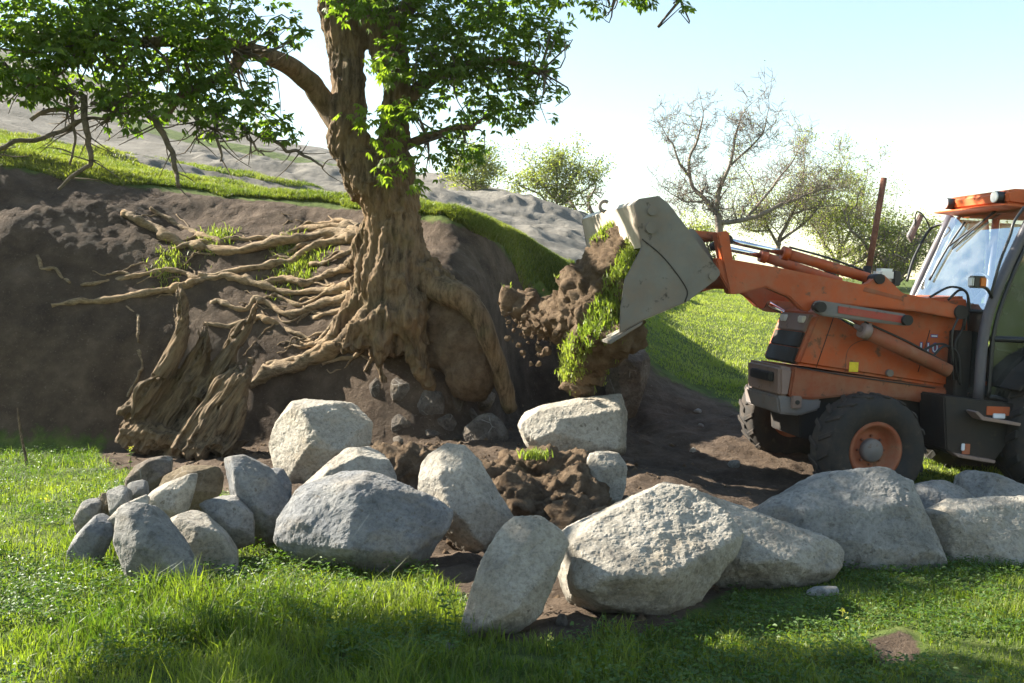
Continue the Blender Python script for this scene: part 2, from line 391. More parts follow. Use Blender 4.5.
# bare soil where the machine has dug (outline on the ground, softened)
def polymask(poly, blur):
    gy, gx = np.mgrid[0:700:2, 0:1100:2].astype(float); ins = np.zeros(gx.shape, bool)
    for k in range(len(poly)):
        (x1, y1), (x2, y2) = poly[k], poly[(k + 1) % len(poly)]
        if y1 == y2: continue
        c = ((y1 > gy) != (y2 > gy)) & (gx < (x2 - x1) * (gy - y1) / (y2 - y1) + x1); ins ^= c
    return gsm(gsm(ins.astype(float), blur, 0), blur, 1)
YARD = polymask([(100, 466), (190, 478), (262, 505), (300, 540), (360, 566), (430, 562), (462, 600), (500, 642), (600, 642), (655, 632), (722, 592), (800, 570), (900, 545),
                 (920, 505), (905, 478), (860, 470), (800, 445), (755, 425), (735, 405), (695, 390), (655, 372), (640, 350), (600, 335), (500, 330), (340, 400), (100, 440)], 4)
BARE2 = polymask([(860, 640), (905, 628), (925, 655), (880, 668)], 2)
def masks(x, y, z):
    px, py = project(np.stack([x, y, z], -1))
    ix = np.clip(px / 2, 0, 549).astype(int); iy = np.clip(py / 2, 0, 349).astype(int)
    ok = (px > 0) & (px < 1099) & (py > 0) & (py < 699) & (y > 1)
    soil = np.where(ok, np.maximum(YARD[iy, ix], BARE2[iy, ix]), 0) * (y < 15.6)
    toe, lip = keyat(x, y, 1), keyat(x, y, 4)
    face = np.clip((y - toe + 0.1) / 0.3, 0, 1) * np.clip((lip - 0.12 - y) / 0.3, 0, 1) * np.clip((612 - px) / 20, 0, 1) * (y > 3)
    soil = np.maximum(soil, face)
    terr, foot, crest = keyat(x, y, 5), keyat(x, y, 6), keyat(x, y, 7)
    r1 = np.clip((y - terr - 0.4) / 0.8, 0, 1) * np.clip((px - 395) / 40, 0, 1) * np.clip((608 - px) / 12, 0, 1)
    r2 = np.clip((y - foot - 2) / 6, 0, 1) * np.clip((420 - px) / 30, 0, 1)
    nz = noise2(x * 0.3, y, 0.35, 4, 5)
    r3 = np.clip((y - terr + 0.5) / 0.6, 0, 1) * np.clip((420 - px) / 30, 0, 1) * np.clip(nz * 2.6 + 0.95 + np.clip((px - 120) / 160, -0.35, 1.5), 0, 1)
    rock = np.maximum(np.maximum(r1, r2 * np.clip(.75 + nz, .3, 1)), r3) * (y > 12)
    return soil, rock
def height(x, y, detail=True):
    z = lut(x, y)
    if detail:
        s, r = masks(x, y, z)
        z = z + 0.035 * noise2(x, y, 0.6, 2, 3) + s * (0.06 * noise2(x, y, 1.5, 2, 11) + 0.028 * np.abs(noise2(x, y, 6.0, 3, 12)) + .014 * noise2(x, y, 15, 2, 16)) \
            + (1 - s) * 0.02 * noise2(x, y, 4.0, 2, 13) + r * (0.30 * noise2(x * .5, y * 0.6, 0.5, 3, 14) - .12 * np.abs(noise2(x, y, 1.1, 3, 15))) * np.clip((y - 14) / 4, 0, 1)
    return z
def H(x, y): return float(height(np.array([x], float), np.array([y], float))[0])
def G(px, py, y0=3.5, y1=60.0, lift=0.0):
    """where the view ray through a pixel meets the terrain"""
    d = raydir(px, py); ys = np.concatenate([np.arange(y0, 20, 0.03), np.arange(20, y1, 0.3)])
    s = ys / d[1]; xs = d[0] * s; zs = CAMZ + d[2] * s
    g = height(xs, ys, True) + lift; hit = np.nonzero(zs <= g)[0]
    i = hit[0] if len(hit) else len(ys) - 1
    return np.array([xs[i], ys[i], g[i]])

def build_ground():
    xs = np.concatenate([-np.geomspace(400, 9, 40), np.arange(-8.5, 7.0, 0.055), np.geomspace(7.2, 400, 42)])
    ys = np.concatenate([-np.geomspace(150, 2, 18), np.arange(-1, 3.4, 0.4), np.arange(3.4, 17.6, 0.05), np.arange(17.7, 30, 0.16), np.geomspace(30.4, 600, 62)])
    X, Y = np.meshgrid(xs, ys); x, y = X.ravel(), Y.ravel()
    z = height(x, y); s, r = masks(x, y, z)
    nx, ny = len(xs), len(ys); i = np.arange(nx * ny).reshape(ny, nx)
    Q = np.stack([i[:-1, :-1], i[:-1, 1:], i[1:, 1:], i[1:, :-1]], -1).reshape(-1, 4)
    me = fastmesh('ground', np.stack([x, y, z], 1), Q, True); fattr(me, 'soil', s); fattr(me, 'rock', r)
    o = link('ground', me, MATS['ground']); tag(o, 'sloping pasture with bare dug earth bank and grey hillside', 'ground', kind='structure')
build_ground()

# ------------------------------------------------------------------ grass blades, weeds, clods (nobody could count them)
def blades(name, pts, hts, wid, lean, mat, rng, label, bend=0.6, parent=None, kind='stuff', cat='grass'):
    n = len(pts); a = rng.uniform(0, 2 * math.pi, n); w = wid * rng.uniform(0.6, 1.3, n)
    side = np.stack([np.cos(a), np.sin(a), np.zeros(n)], 1) * w[:, None] * 0.5
    b = rng.uniform(0, 2 * math.pi, n); ln = lean * rng.uniform(0.1, 1.2, n) * hts
    off = np.stack([np.cos(b) * ln, np.sin(b) * ln, np.zeros(n)], 1); up = np.zeros((n, 3)); up[:, 2] = hts
    p0 = pts; p1 = pts + up * 0.55 + off * 0.3; p2 = pts + up * (1 - 0.35 * np.minimum(1, ln / hts))[:, None] + off
    V = np.stack([p0 - side, p0 + side, p1 - side * 0.8, p1 + side * 0.8, p2], 1).reshape(-1, 3)
    k = np.arange(n)[:, None] * 5
    T = np.concatenate([k + np.array([[0, 1, 3]]), k + np.array([[0, 3, 2]]), k + np.array([[2, 3, 4]])], 1).reshape(-1, 3)
    me = fastmesh(name, V, T); t = np.repeat(np.clip(rng.normal(0.45, 0.22, n) + 0.38 * noise2(pts[:, 0] if parent is None else pts[:, 2], pts[:, 1], 1.4, 3, 77), 0, 1), 5); fattr(me, 'tone', t)
    o = link(name, me, MATS[mat], parent)
    if parent is None: tag(o, label, cat, kind=kind)
    elif kind: o['kind'] = kind
    return o
def leaflets(name, C, A, N, L, W, rng, mat, tone=None, parent=None):
    """folded leaflets: base points C, axis A (unit), normal N, length L, width W"""
    n = len(C); S = np.cross(A, N); S /= np.linalg.norm(S, axis=1)[:, None] + 1e-9
    L = np.broadcast_to(L, (n,))[:, None]; W = np.broadcast_to(W, (n,))[:, None]
    m = C + A * L * 0.5; v = [C, m + S * W * 0.5 + N * W * 0.18, C + A * L - N * L * 0.12, m - S * W * 0.5 + N * W * 0.18]
    V = np.stack(v, 1).reshape(-1, 3); k = np.arange(n)[:, None] * 4
    T = np.concatenate([k + np.array([[0, 1, 2]]), k + np.array([[0, 2, 3]])], 1).reshape(-1, 3)
    me = fastmesh(name, V, T)
    if tone is None: tone = np.clip(rng.normal(0.45, 0.25, n), 0, 1)
    fattr(me, 'tone', np.repeat(tone, 4))
    return link(name, me, MATS[mat], parent) if mat else me
def unit(a): return a / (np.linalg.norm(a, axis=-1, keepdims=True) + 1e-9)
def scatter(rng, n, x0, x1, y0, y1, dens=None):
    x = rng.uniform(x0, x1, n); y = rng.uniform(y0, y1, n)
    px = 512 + F * x / y; k = (px > -130) & (px < 1150)
    x, y = x[k], y[k]; z = height(x, y); s, r = masks(x, y, z)
    return x, y, z, s, r
def foreground_grass():
    rng = np.random.default_rng(1)
    x, y, z, s, r = scatter(rng, 420000, -6.2, 5.6, 3.6, 12.2)
    toe = keyat(x, y, 1); px = 512 + F * x / y
    keep = (rng.random(len(x)) < np.clip((5.2 / y) ** 2, 0.12, 1)) & (s + 0.35 * noise2(x, y, 3, 2, 21) < 0.36) & ((y < toe - 0.05) | (px > 700))
    x, y, z = x[keep], y[keep], z[keep]
    t = noise2(x, y, 1.1, 3, 22); t2 = noise2(x, y, 4.5, 2, 23)
    px = 512 + F * x / y
    h = (0.035 + 0.045 * np.clip(t + 0.3, 0, 1) + 0.05 * np.clip(t2, 0, 1)) * rng.uniform(0.5, 1.5, len(x))
    h *= np.where((px > 60) & (px < 420) & (y < 5.6), 1.8, 1.15) * np.where(px > 640, 0.62, 1.0)
    # long tufts
    k = rng.random(len(x)) < 0.03 * (px < 500); h[k] *= 1.5
    blades('meadow_grass', np.stack([x, y, z - 0.01], 1), h, 0.0065, 0.75, 'grass_blade', rng, 'long lush green grass in front of the boulders')
    # low broad-leaved weeds among the grass
    n = 60000; i = rng.integers(0, len(x), n); t = noise2(x[i], y[i], 1.7, 2, 24); i = i[t > -0.15]; n = len(i)
    C = np.stack([x[i], y[i], z[i]], 1) + rng.normal(0, 0.02, (n, 3)); C[:, 2] = z[i] + rng.uniform(0.015, 0.11, n) * np.where(px[i] > 640, 0.5, 1)
    a = rng.uniform(0, 2 * math.pi, n); A = unit(np.stack([np.cos(a), np.sin(a), rng.uniform(-0.3, 0.5, n)], 1))
    N = unit(np.stack([rng.normal(0, 0.4, n), rng.normal(0, 0.4, n), np.ones(n)], 1))
    o = leaflets('ground_weeds', C, A, N, rng.uniform(0.015, 0.04, n), rng.uniform(0.009, 0.02, n), rng, 'weed_leaf')
    tag(o, 'low broad-leaved weeds mixed into the front meadow', 'weeds', kind='stuff')
foreground_grass()
def field_grass():
    rng = np.random.default_rng(2)
    x = rng.uniform(0.5, 16, 200000); y = 10.5 + 22 * rng.random(200000) ** 1.5
    px = 512 + F * x / y; k = (px > 585) & (px < 1150); x, y = x[k], y[k]
    z = height(x, y); s, r = masks(x, y, z)
    k = (s + 0.3 * noise2(x, y, 3, 2, 21) < 0.4) & (r < 0.3); x, y, z = x[k], y[k], z[k]
    h = (0.05 + 0.06 * np.clip(noise2(x, y, 1.5, 3, 31), 0, 1)) * rng.uniform(0.6, 1.4, len(x))
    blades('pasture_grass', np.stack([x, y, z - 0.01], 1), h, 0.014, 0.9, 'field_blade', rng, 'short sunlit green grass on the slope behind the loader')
field_grass()
def lip_grass():
    rng = np.random.default_rng(3)
    n = 240000; px = rng.uniform(-110, 612, n); f = rng.random(n) ** 1.4
    lip = np.interp(px, PXS, KY[:, 4]); terr = np.interp(px, PXS, KY[:, 5])
    y = lip - 0.16 - 0.22 * np.clip(noise2(px * .01, px * 0, 2.3, 3, 44) + .2, -.3, 1) + f * np.where(px < 400, 6.5, 2.6); x = (px - 512) / F * y
    z = height(x, y); s, r = masks(x, y, z)
    k = (s + 0.35 * noise2(x, y, 2.2, 2, 41) < 0.55) & (r + 0.3 * noise2(x, y, 2.2, 2, 42) < 0.5); x, y, z, px = x[k], y[k], z[k], px[k]
    h = (0.06 + 0.07 * np.clip(noise2(x, y, 1.3, 3, 43), 0, 1)) * rng.uniform(0.6, 1.4, len(x))
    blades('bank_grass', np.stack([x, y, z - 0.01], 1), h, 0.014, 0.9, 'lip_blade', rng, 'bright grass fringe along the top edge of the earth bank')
lip_grass()
def soil_clods():
    rng = np.random.default_rng(4)
    x, y, z, s, r = scatter(rng, 190000, -7.0, 4.5, 5.0, 15.5)
    k = (s > 0.6) & ((y < keyat(x, y, 1) - .05)); x, y, z = x[k], y[k], z[k]; n = len(x)
    k = rng.random(n) < np.clip(0.04 + 0.12 * noise2(x, y, 1.2, 3, 51), 0.008, 1); x, y, z = x[k], y[k], z[k]; n = len(x)
    O = np.array([[1, 0, 0], [-1, 0, 0], [0, 1, 0], [0, -1, 0], [0, 0, 1], [0, 0, -1]], float)
    T = np.array([[0, 2, 4], [2, 1, 4], [1, 3, 4], [3, 0, 4], [2, 0, 5], [1, 2, 5], [3, 1, 5], [0, 3, 5]])
    r = 0.008 + 0.030 * rng.random(n) ** 4
    V = O[None] * r[:, None, None] * rng.uniform(0.6, 1.3, (n, 6, 1)) + rng.normal(0, 0.15, (n, 6, 3)) * r[:, None, None] + np.stack([x, y, z - r * 0.1], 1)[:, None]
    Fq = (np.arange(n)[:, None, None] * 6 + T[None]).reshape(-1, 3)
    me = fastmesh('soil_clods', V.reshape(-1, 3), Fq)
    tag(link('soil_clods', me, MATS['soil']), 'crumbs and small clods scattered over the dug earth', 'soil', kind='stuff')
soil_clods()

# ------------------------------------------------------------------ stones
def hull(P):
    bm = bmesh.new()
    for p in P: bm.verts.new(p)
    r = bmesh.ops.convex_hull(bm, input=bm.verts)
    junk = list({g for g in r['geom_interior'] + r['geom_unused'] if isinstance(g, bmesh.types.BMVert)})
    if junk: bmesh.ops.delete(bm, geom=junk, context='VERTS')
    bm.verts.index_update(); V = np.array([v.co[:] for v in bm.verts]); Fc = [tuple(v.index for v in f.verts) for f in bm.faces]
    bm.free(); return V, Fc
def stone(name, label, d0, outline, thick, mat, seed, front=None, group=None, cat='boulder', vox=None, rough=1.0, sink=0.06, cuts=10, cutr=(.05, .125)):
    """outline in pixels at the stone's own distance d0; hull with a front, a back and a buried foot, then worn and chipped"""
    o = np.array(outline, float); o = o.mean(0) + (o - o.mean(0)) * 1.06; cy = o[:, 1]; lo, hi = cy.max(), cy.min(); c = o.mean(0); P = []
    rng = np.random.default_rng(seed)
    nb = len(o); pick = set(np.linspace(0, nb, 6, endpoint=False).astype(int).tolist())
    for k, (px, py) in enumerate(o):
        t = (lo - py) / (lo - hi + 1e-6); dd = thick * (0.12 + 0.42 * t)
        P.append(at(px, py, d0 + dd))
        if k in pick:
            q = c + (np.array([px, py]) - c) * rng.uniform(0.6, 0.95)
            P.append(at(q[0], q[1], d0 + dd) + np.array([0, thick * rng.uniform(0.4, 0.65), -0.02]))
        if t < 0.3: P.append(at(px, py, d0 + dd) + np.array([0, 0.05, -sink]))
    if front is None:
        a0 = rng.uniform(0, 6.28)
        for q in range(3):
            a = a0 + q * 2.1 + rng.uniform(-.4, .4); f = rng.uniform(.3, .6); px, py = c + (np.array([o[:, 0].max() - o[:, 0].min(), lo - hi]) / 2) * f * np.array([math.cos(a), math.sin(a)])
            t = (lo - py) / (lo - hi + 1e-6); P.append(at(px, py, d0 + thick * (-.08 + .34 * t)))
    else:
        for (px, py, dd) in front: P.append(at(px, py, d0 + dd))
    P = np.array(P)
    # knock big flat facets off the rounded hull
    for q in range(cuts):
        nrm = unit(rng.normal(0, 1, 3) + (np.array([-.2, -.9, .4]) if q % 2 else np.array([0, 0, .3])))
        V, Fc = hull(P); dd = V @ nrm; lim = dd.max() - rng.uniform(*cutr) * (dd.max() - dd.min()); N2 = []
        for f in Fc:
            for a in range(len(f)):
                p0, p1 = V[f[a]], V[f[(a + 1) % len(f)]]; s0, s1 = p0 @ nrm - lim, p1 @ nrm - lim
                if s0 * s1 < 0: N2.append(p0 + (p1 - p0) * s0 / (s0 - s1))
        P = np.vstack([V[dd <= lim]] + ([np.array(N2)] if N2 else []))
    V, Fc = hull(P)
    size = (P.max(0) - P.min(0)).max(); vox = vox or max(0.010, size / 95)
    me = remesh(V, Fc, vox); V = get_vf(me); N = normals(me); off = seed * 3.7
    k = 2.6 / size
    d = 0.005 * size * fbm(V * k * 1.6 + off, 2, seed) + 0.0048 * size * fbm(V * k * 7 + off, 4, seed + 9, 0.65)
    chip = np.clip(fbm(V * k * 3.2 + off, 3, seed + 2) - .42, 0, 1)
    d += -0.006 * size * chip
    V = V + N * (d * rough + 0.010 * size)[:, None]
    base = np.array([V[:, 0].mean(), V[:, 1].mean(), V[:, 2].min()]); set_v(me, V - base)
    me.polygons.foreach_set('use_smooth', np.zeros(len(me.polygons), bool)); me.update()
    ob = link(name, me, MATS[mat]); ob.location = base
    tag(ob, label, cat, group)
    return ob
ROW = 'boulders laid along the foot of the bank'; PILE = 'smaller stones piled beside the stump'
stone('boulder', 'pale wedge-topped boulder nearest the dead stump, behind the other boulders', 9.2,
      [(263, 452), (274, 429), (291, 417), (297, 398), (329, 391), (342, 399), (370, 419), (367, 442), (345, 470), (295, 482), (272, 476)], 0.95, 'stone_pale', 1,
      [(291, 418, .02), (338, 450, -.02), (300, 470, .0), (275, 460, .1)], ROW)
stone('boulder', 'rounded pale boulder half hidden behind the big blue-grey one', 7.4,
      [(290, 497), (300, 480), (316, 466), (346, 446), (363, 442), (380, 450), (394, 476), (392, 505), (300, 515)], 0.6, 'stone_pale', 2, None, ROW)
stone('boulder', 'big blue-grey boulder with a lit left face, left of the soil gap', 6.15,
      [(279, 540), (282, 519), (304, 489), (355, 471), (376, 477), (431, 500), (448, 514), (444, 527), (414, 561), (384, 572), (350, 574), (325, 562), (295, 550)], 0.8, 'stone_blue', 3,
      [(352, 476, .28), (362, 486, .16), (345, 548, -.06), (410, 553, .05), (432, 503, .3), (300, 520, .12), (312, 492, .25)], ROW, cuts=4, cutr=(.03, .07))
stone('boulder', 'pale rounded-top upright boulder between the blue-grey boulder and the soil heap', 6.8,
      [(417, 487), (420, 472), (431, 457), (448, 447), (465, 449), (478, 462), (495, 493), (512, 519), (504, 533), (486, 550), (466, 545), (440, 520), (422, 500)], 0.6, 'stone_pale', 4,
      [(448, 505, .0), (480, 535, -.04), (462, 470, .12), (436, 470, .12), (490, 510, .05)], ROW, cuts=4, cutr=(.03, .08))
stone('boulder', 'tall pale slab leaning forward, lowest boulder in the picture', 4.9,
      [(458, 638), (463, 608), (478, 570), (495, 544), (503, 527), (516, 515), (537, 518), (558, 533), (566, 545), (554, 576), (533, 616), (516, 631), (478, 643), (464, 644)], 0.5, 'stone_pale', 5,
      [(480, 600, .02), (500, 560, .10), (535, 560, .14), (515, 610, .0), (475, 630, -.02), (520, 530, .2)], ROW)
stone('boulder', 'largest front boulder, pale with a broad tilted face and pointed foot', 5.15,
      [(561, 562), (566, 531), (578, 520), (605, 505), (642, 489), (664, 497), (691, 493), (722, 515), (738, 534), (733, 550), (698, 589), (669, 611), (632, 626), (619, 616), (574, 590)], 1.25, 'stone_pale', 6,
      [(626, 598, -.16), (702, 546, .22), (733, 540, .40), (572, 545, .16), (632, 622, -.04), (576, 585, .05)], ROW, rough=1.15, cuts=5)
stone('boulder', 'chunky pale boulder behind the soil heap, below the raised bucket', 9.3,
      [(520, 434), (524, 415), (537, 409), (580, 400), (618, 396), (623, 412), (622, 446), (588, 458), (554, 461), (530, 457)], 1.1, 'stone_pale', 7,
      [(530, 418, .05), (583, 408, .12), (618, 410, .12), (612, 447, .06), (556, 454, -.02), (528, 447, .02)], ROW)
stone('boulder', 'small upright knobbly boulder at the right end of the soil heap', 7.9,
      [(583, 460), (590, 453), (601, 450), (618, 454), (626, 468), (625, 489), (616, 503), (597, 507), (590, 490)], 0.38, 'stone_pale', 8, None, ROW, rough=1.6)
stone('boulder', 'low flat boulder between the largest front one and the long one', 5.95,
      [(668, 510), (676, 497), (692, 493), (718, 504), (745, 520), (805, 538), (836, 545), (846, 555), (832, 568), (796, 586), (741, 585), (705, 578)], 0.75, 'stone_pale', 9,
      [(720, 555, -.02), (760, 560, -.04), (828, 562, .06), (770, 535, .2), (720, 512, .34)], ROW, rough=1.3)
stone('boulder', 'long grey boulder in front of the front wheel', 6.35,
      [(757, 523), (773, 505), (832, 478), (855, 473), (882, 470), (909, 484), (912, 498), (924, 525), (942, 561), (936, 574), (895, 572), (850, 565), (805, 560), (770, 545)], 0.85, 'stone_grey', 10,
      [(776, 527, .1), (825, 545, -.02), (905, 528, .06), (911, 500, .3), (890, 560, -.04), (930, 562, .08), (850, 478, .5)], ROW)
stone('boulder', 'low grey boulder tucked between the long boulder and the frame edge one', 7.4,
      [(905, 490), (918, 481), (945, 482), (963, 490), (978, 502), (976, 520), (930, 528), (910, 520)], 0.5, 'stone_grey', 11, None, ROW)
stone('boulder', 'broad pale boulder cut by the right edge of the picture', 6.55,
      [(926, 535), (930, 512), (950, 502), (986, 505), (1030, 499), (1064, 508), (1082, 540), (1070, 570), (1020, 573), (975, 571), (940, 568)], 0.8, 'stone_pale', 12,
      [(945, 520, .12), (985, 530, .06), (1040, 522, .12), (950, 560, -.02), (1050, 560, -.02)], ROW, rough=1.3)
stone('boulder', 'dark mottled boulder beneath the cab step at the right edge', 8.3,
      [(960, 492), (964, 471), (976, 467), (996, 477), (1024, 488), (1050, 497), (1056, 512), (1030, 518), (985, 516), (963, 508)], 0.55, 'stone_grey', 13, None, ROW)
S = [
 ('long pale pointed stone at the front of the small pile', 5.75, [(113, 535), (117, 514), (131, 505), (147, 507), (163, 528), (184, 546), (196, 568), (204, 594), (184, 591), (150, 582), (128, 568)], .34, 'stone_grey', [(139, 548, 0), (155, 555, -.02), (130, 515, .1), (165, 545, .02), (190, 585, .02)]),
 ('sloping flat pale stone right of the pointed front stone', 6.15, [(156, 517), (173, 511), (200, 511), (218, 533), (234, 554), (235, 566), (223, 572), (197, 566), (172, 545)], .36, 'stone_pale', None),
 ('dark bluish slab leaning at the left end of the small pile', 6.25, [(65, 557), (76, 536), (100, 512), (109, 516), (111, 538), (92, 556), (73, 561)], .26, 'stone_blue', None),
 ('small square grey stone on the left shoulder of the pile', 6.75, [(110, 512), (107, 491), (121, 485), (128, 490), (127, 508)], .2, 'stone_grey', None),
 ('small pale stone near the top left of the pile', 6.95, [(127, 486), (136, 477), (144, 480), (147, 495), (131, 501)], .2, 'stone_grey', None),
 ('brown-edged stone at the back top of the pile', 7.35, [(120, 487), (136, 466), (150, 459), (168, 456), (169, 471), (160, 484), (136, 490)], .28, 'stone_dark', None),
 ('brown flat-topped block at the back of the pile', 7.15, [(160, 488), (165, 477), (184, 467), (217, 467), (220, 475), (219, 493), (190, 507), (165, 503)], .35, 'stone_brown', None),
 ('pale stone with an upturned pointed corner in the pile', 6.6, [(146, 512), (147, 491), (173, 487), (197, 472), (193, 489), (181, 508), (160, 514)], .24, 'stone_pale', None),
 ('grey rounded stone at the right end of the small pile', 6.6, [(201, 505), (215, 495), (234, 496), (251, 515), (251, 527), (229, 535), (212, 527)], .3, 'stone_grey', None),
 ('tall bluish stone with an ochre lower face beside the pile', 6.8, [(225, 455), (232, 447), (248, 453), (273, 474), (289, 503), (287, 514), (266, 529), (246, 520), (232, 493), (228, 470)], .42, 'stone_blue', [(234, 470, .02), (236, 488, .0), (262, 478, .05), (268, 515, 0), (250, 500, -.03)]),
 ('little dark stone wedged behind the tall bluish stone', 7.5, [(264, 472), (272, 467), (283, 470), (291, 484), (288, 498), (270, 498)], .22, 'stone_blue', None),
 ('outermost small grey stone at the far left of the pile', 6.75, [(73, 517), (81, 499), (94, 495), (99, 503), (95, 520), (80, 524)], .2, 'stone_grey', None),
 ('thin pale wedge lying across the middle of the pile', 6.35, [(107, 521), (121, 506), (146, 495), (148, 503), (133, 512), (117, 524)], .18, 'stone_pale', None),
 ('brown crumbly lump between the two small left stones', 6.85, [(96, 508), (100, 494), (108, 492), (111, 506), (104, 515)], .14, 'stone_brown', None),
]
for i, (lb, d, ol, th, m, fr) in enumerate(S):
    stone('stone', lb, d, ol, th, m, 40 + i, fr, PILE, 'stone', sink=0.12, cuts=6, cutr=(.03, .10), rough=.7)
def loose(label, px, py, w, h, mat, seed, cat='stone', group=None, y0=3.5, deep=0.25, name='stone', up=.35):
    g = G(px, py + h * up, y0); d = g[1] - 0.02; rng = np.random.default_rng(seed)
    n = 9; a = np.linspace(0, 2 * math.pi, n, endpoint=False) + rng.uniform(-.25, .25, n)
    ol = [(px + math.cos(t) * w / 2 * rng.uniform(.8, 1.12), py + math.sin(t) * h / 2 * rng.uniform(.8, 1.12)) for t in a]
    return stone(name, label, d - w * d / F * deep, ol, w * d / F * 0.8, mat, seed, None, group, cat, rough=1.3)
RUB = 'rubble stones exposed under the tree'
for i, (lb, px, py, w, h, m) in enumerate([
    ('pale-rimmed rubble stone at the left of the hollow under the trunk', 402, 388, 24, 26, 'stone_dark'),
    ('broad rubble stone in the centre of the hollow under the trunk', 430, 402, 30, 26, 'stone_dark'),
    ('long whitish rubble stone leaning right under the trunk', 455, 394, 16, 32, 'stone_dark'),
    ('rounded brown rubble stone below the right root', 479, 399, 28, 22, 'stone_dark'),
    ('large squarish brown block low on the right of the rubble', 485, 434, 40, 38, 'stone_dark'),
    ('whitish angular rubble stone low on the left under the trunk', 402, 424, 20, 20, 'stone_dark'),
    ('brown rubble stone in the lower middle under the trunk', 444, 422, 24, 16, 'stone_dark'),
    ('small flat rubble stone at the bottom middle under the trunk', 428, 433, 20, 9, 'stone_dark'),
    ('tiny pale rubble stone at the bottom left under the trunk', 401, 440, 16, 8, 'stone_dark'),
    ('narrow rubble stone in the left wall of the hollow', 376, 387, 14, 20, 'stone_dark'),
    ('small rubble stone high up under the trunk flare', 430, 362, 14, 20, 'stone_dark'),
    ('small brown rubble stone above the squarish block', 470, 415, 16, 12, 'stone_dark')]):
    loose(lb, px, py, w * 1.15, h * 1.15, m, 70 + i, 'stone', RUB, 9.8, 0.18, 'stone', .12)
stone('rock_slab', 'pinkish grey rock slab sticking out below the bucket', 12.0,
      [(604, 352), (606, 345), (619, 339), (643, 351), (650, 363), (647, 378), (640, 392), (634, 412), (616, 412), (606, 390), (602, 370)], 0.7, 'stone_dark', 90,
      [(612, 352, -.02), (640, 366, -.02), (618, 380, .05), (634, 385, .05)], None, 'rock')
for i, (lb, px, py, w, h) in enumerate([
    ('small pale stone in the shaded soil left of the front wheel', 734, 464, 15, 8), ('tiny white stone left of the small pale one on shaded soil', 693, 450, 8, 6),
    ('tiny stone at the grass edge above the shaded soil', 698, 411, 9, 5), ('tiny stone in the middle of the shaded soil', 701, 425, 7, 5),
    ('small stone in the grass at the foot of the leaning slab', 450, 647, 15, 11), ('brown stone in the bare soil under the largest front boulder', 562, 620, 14, 18),
    ('flat grey stone flush in the grass below the long boulder', 826, 592, 40, 14)]):
    loose(lb, px, py, w, h, 'stone_grey' if i not in (5,) else 'stone_dark', 100 + i, 'stone', None, 3.6, 0.1)

def blob(name, balls, vox, amp, mat, seed, label=None, cat=None, parent=None, sub=(7, 3, .5)):
    V, Fc = join([sphere(c, r, 12, 8, sc) for c, r, sc in balls]); me = remesh(V, Fc, vox); relax(me, 2)
    V = get_vf(me); N = normals(me)
    V = V + N * (amp * (fbm(V * 3.5, 3, seed) + 0.8 * np.abs(fbm(V * 9, 3, seed + 1)) + 0.35 * fbm(V * 26, 2, seed + 2)))[:, None]
    base = np.array([V[:, 0].mean(), V[:, 1].mean(), V[:, 2].min()])
    if parent is None: set_v(me, V - base); o = link(name, me, MATS[mat]); o.location = base; tag(o, label, cat)
    else: set_v(me, V); o = link(name, me, MATS[mat], parent)
    return o
soilheap = blob('soil_heap', [(at(525, 508, 8.0), .38, (1, .9, .7)), (at(565, 500, 8.1), .36, (1, .9, .75)), (at(500, 490, 8.4), .33, (1, .9, .6)), (at(545, 474, 8.6), .30, (1.2, .9, .6)), (at(580, 520, 7.6), .24, (1, 1, .8)),
     (at(405, 480, 8.3), .42, (1, .9, .65)), (at(450, 500, 8.0), .36, (1, .9, .5))], .026, .085, 'soil', 7,
     'crumbly brown soil heap spilling between the upright boulders', 'soil heap')

blob('earth_lump', [(at(450, 318, 11.75), .42, (1, 1, 1.1)), (at(464, 345, 11.6), .40, (.9, 1, 1.1)), (at(470, 372, 11.5), .34, (.9, 1, 1)), (at(440, 350, 11.8), .36, (1, 1, 1))], .03, .03, 'soil', 17,
     'bulging lump of brown earth held under the right root of the tree', 'earth')
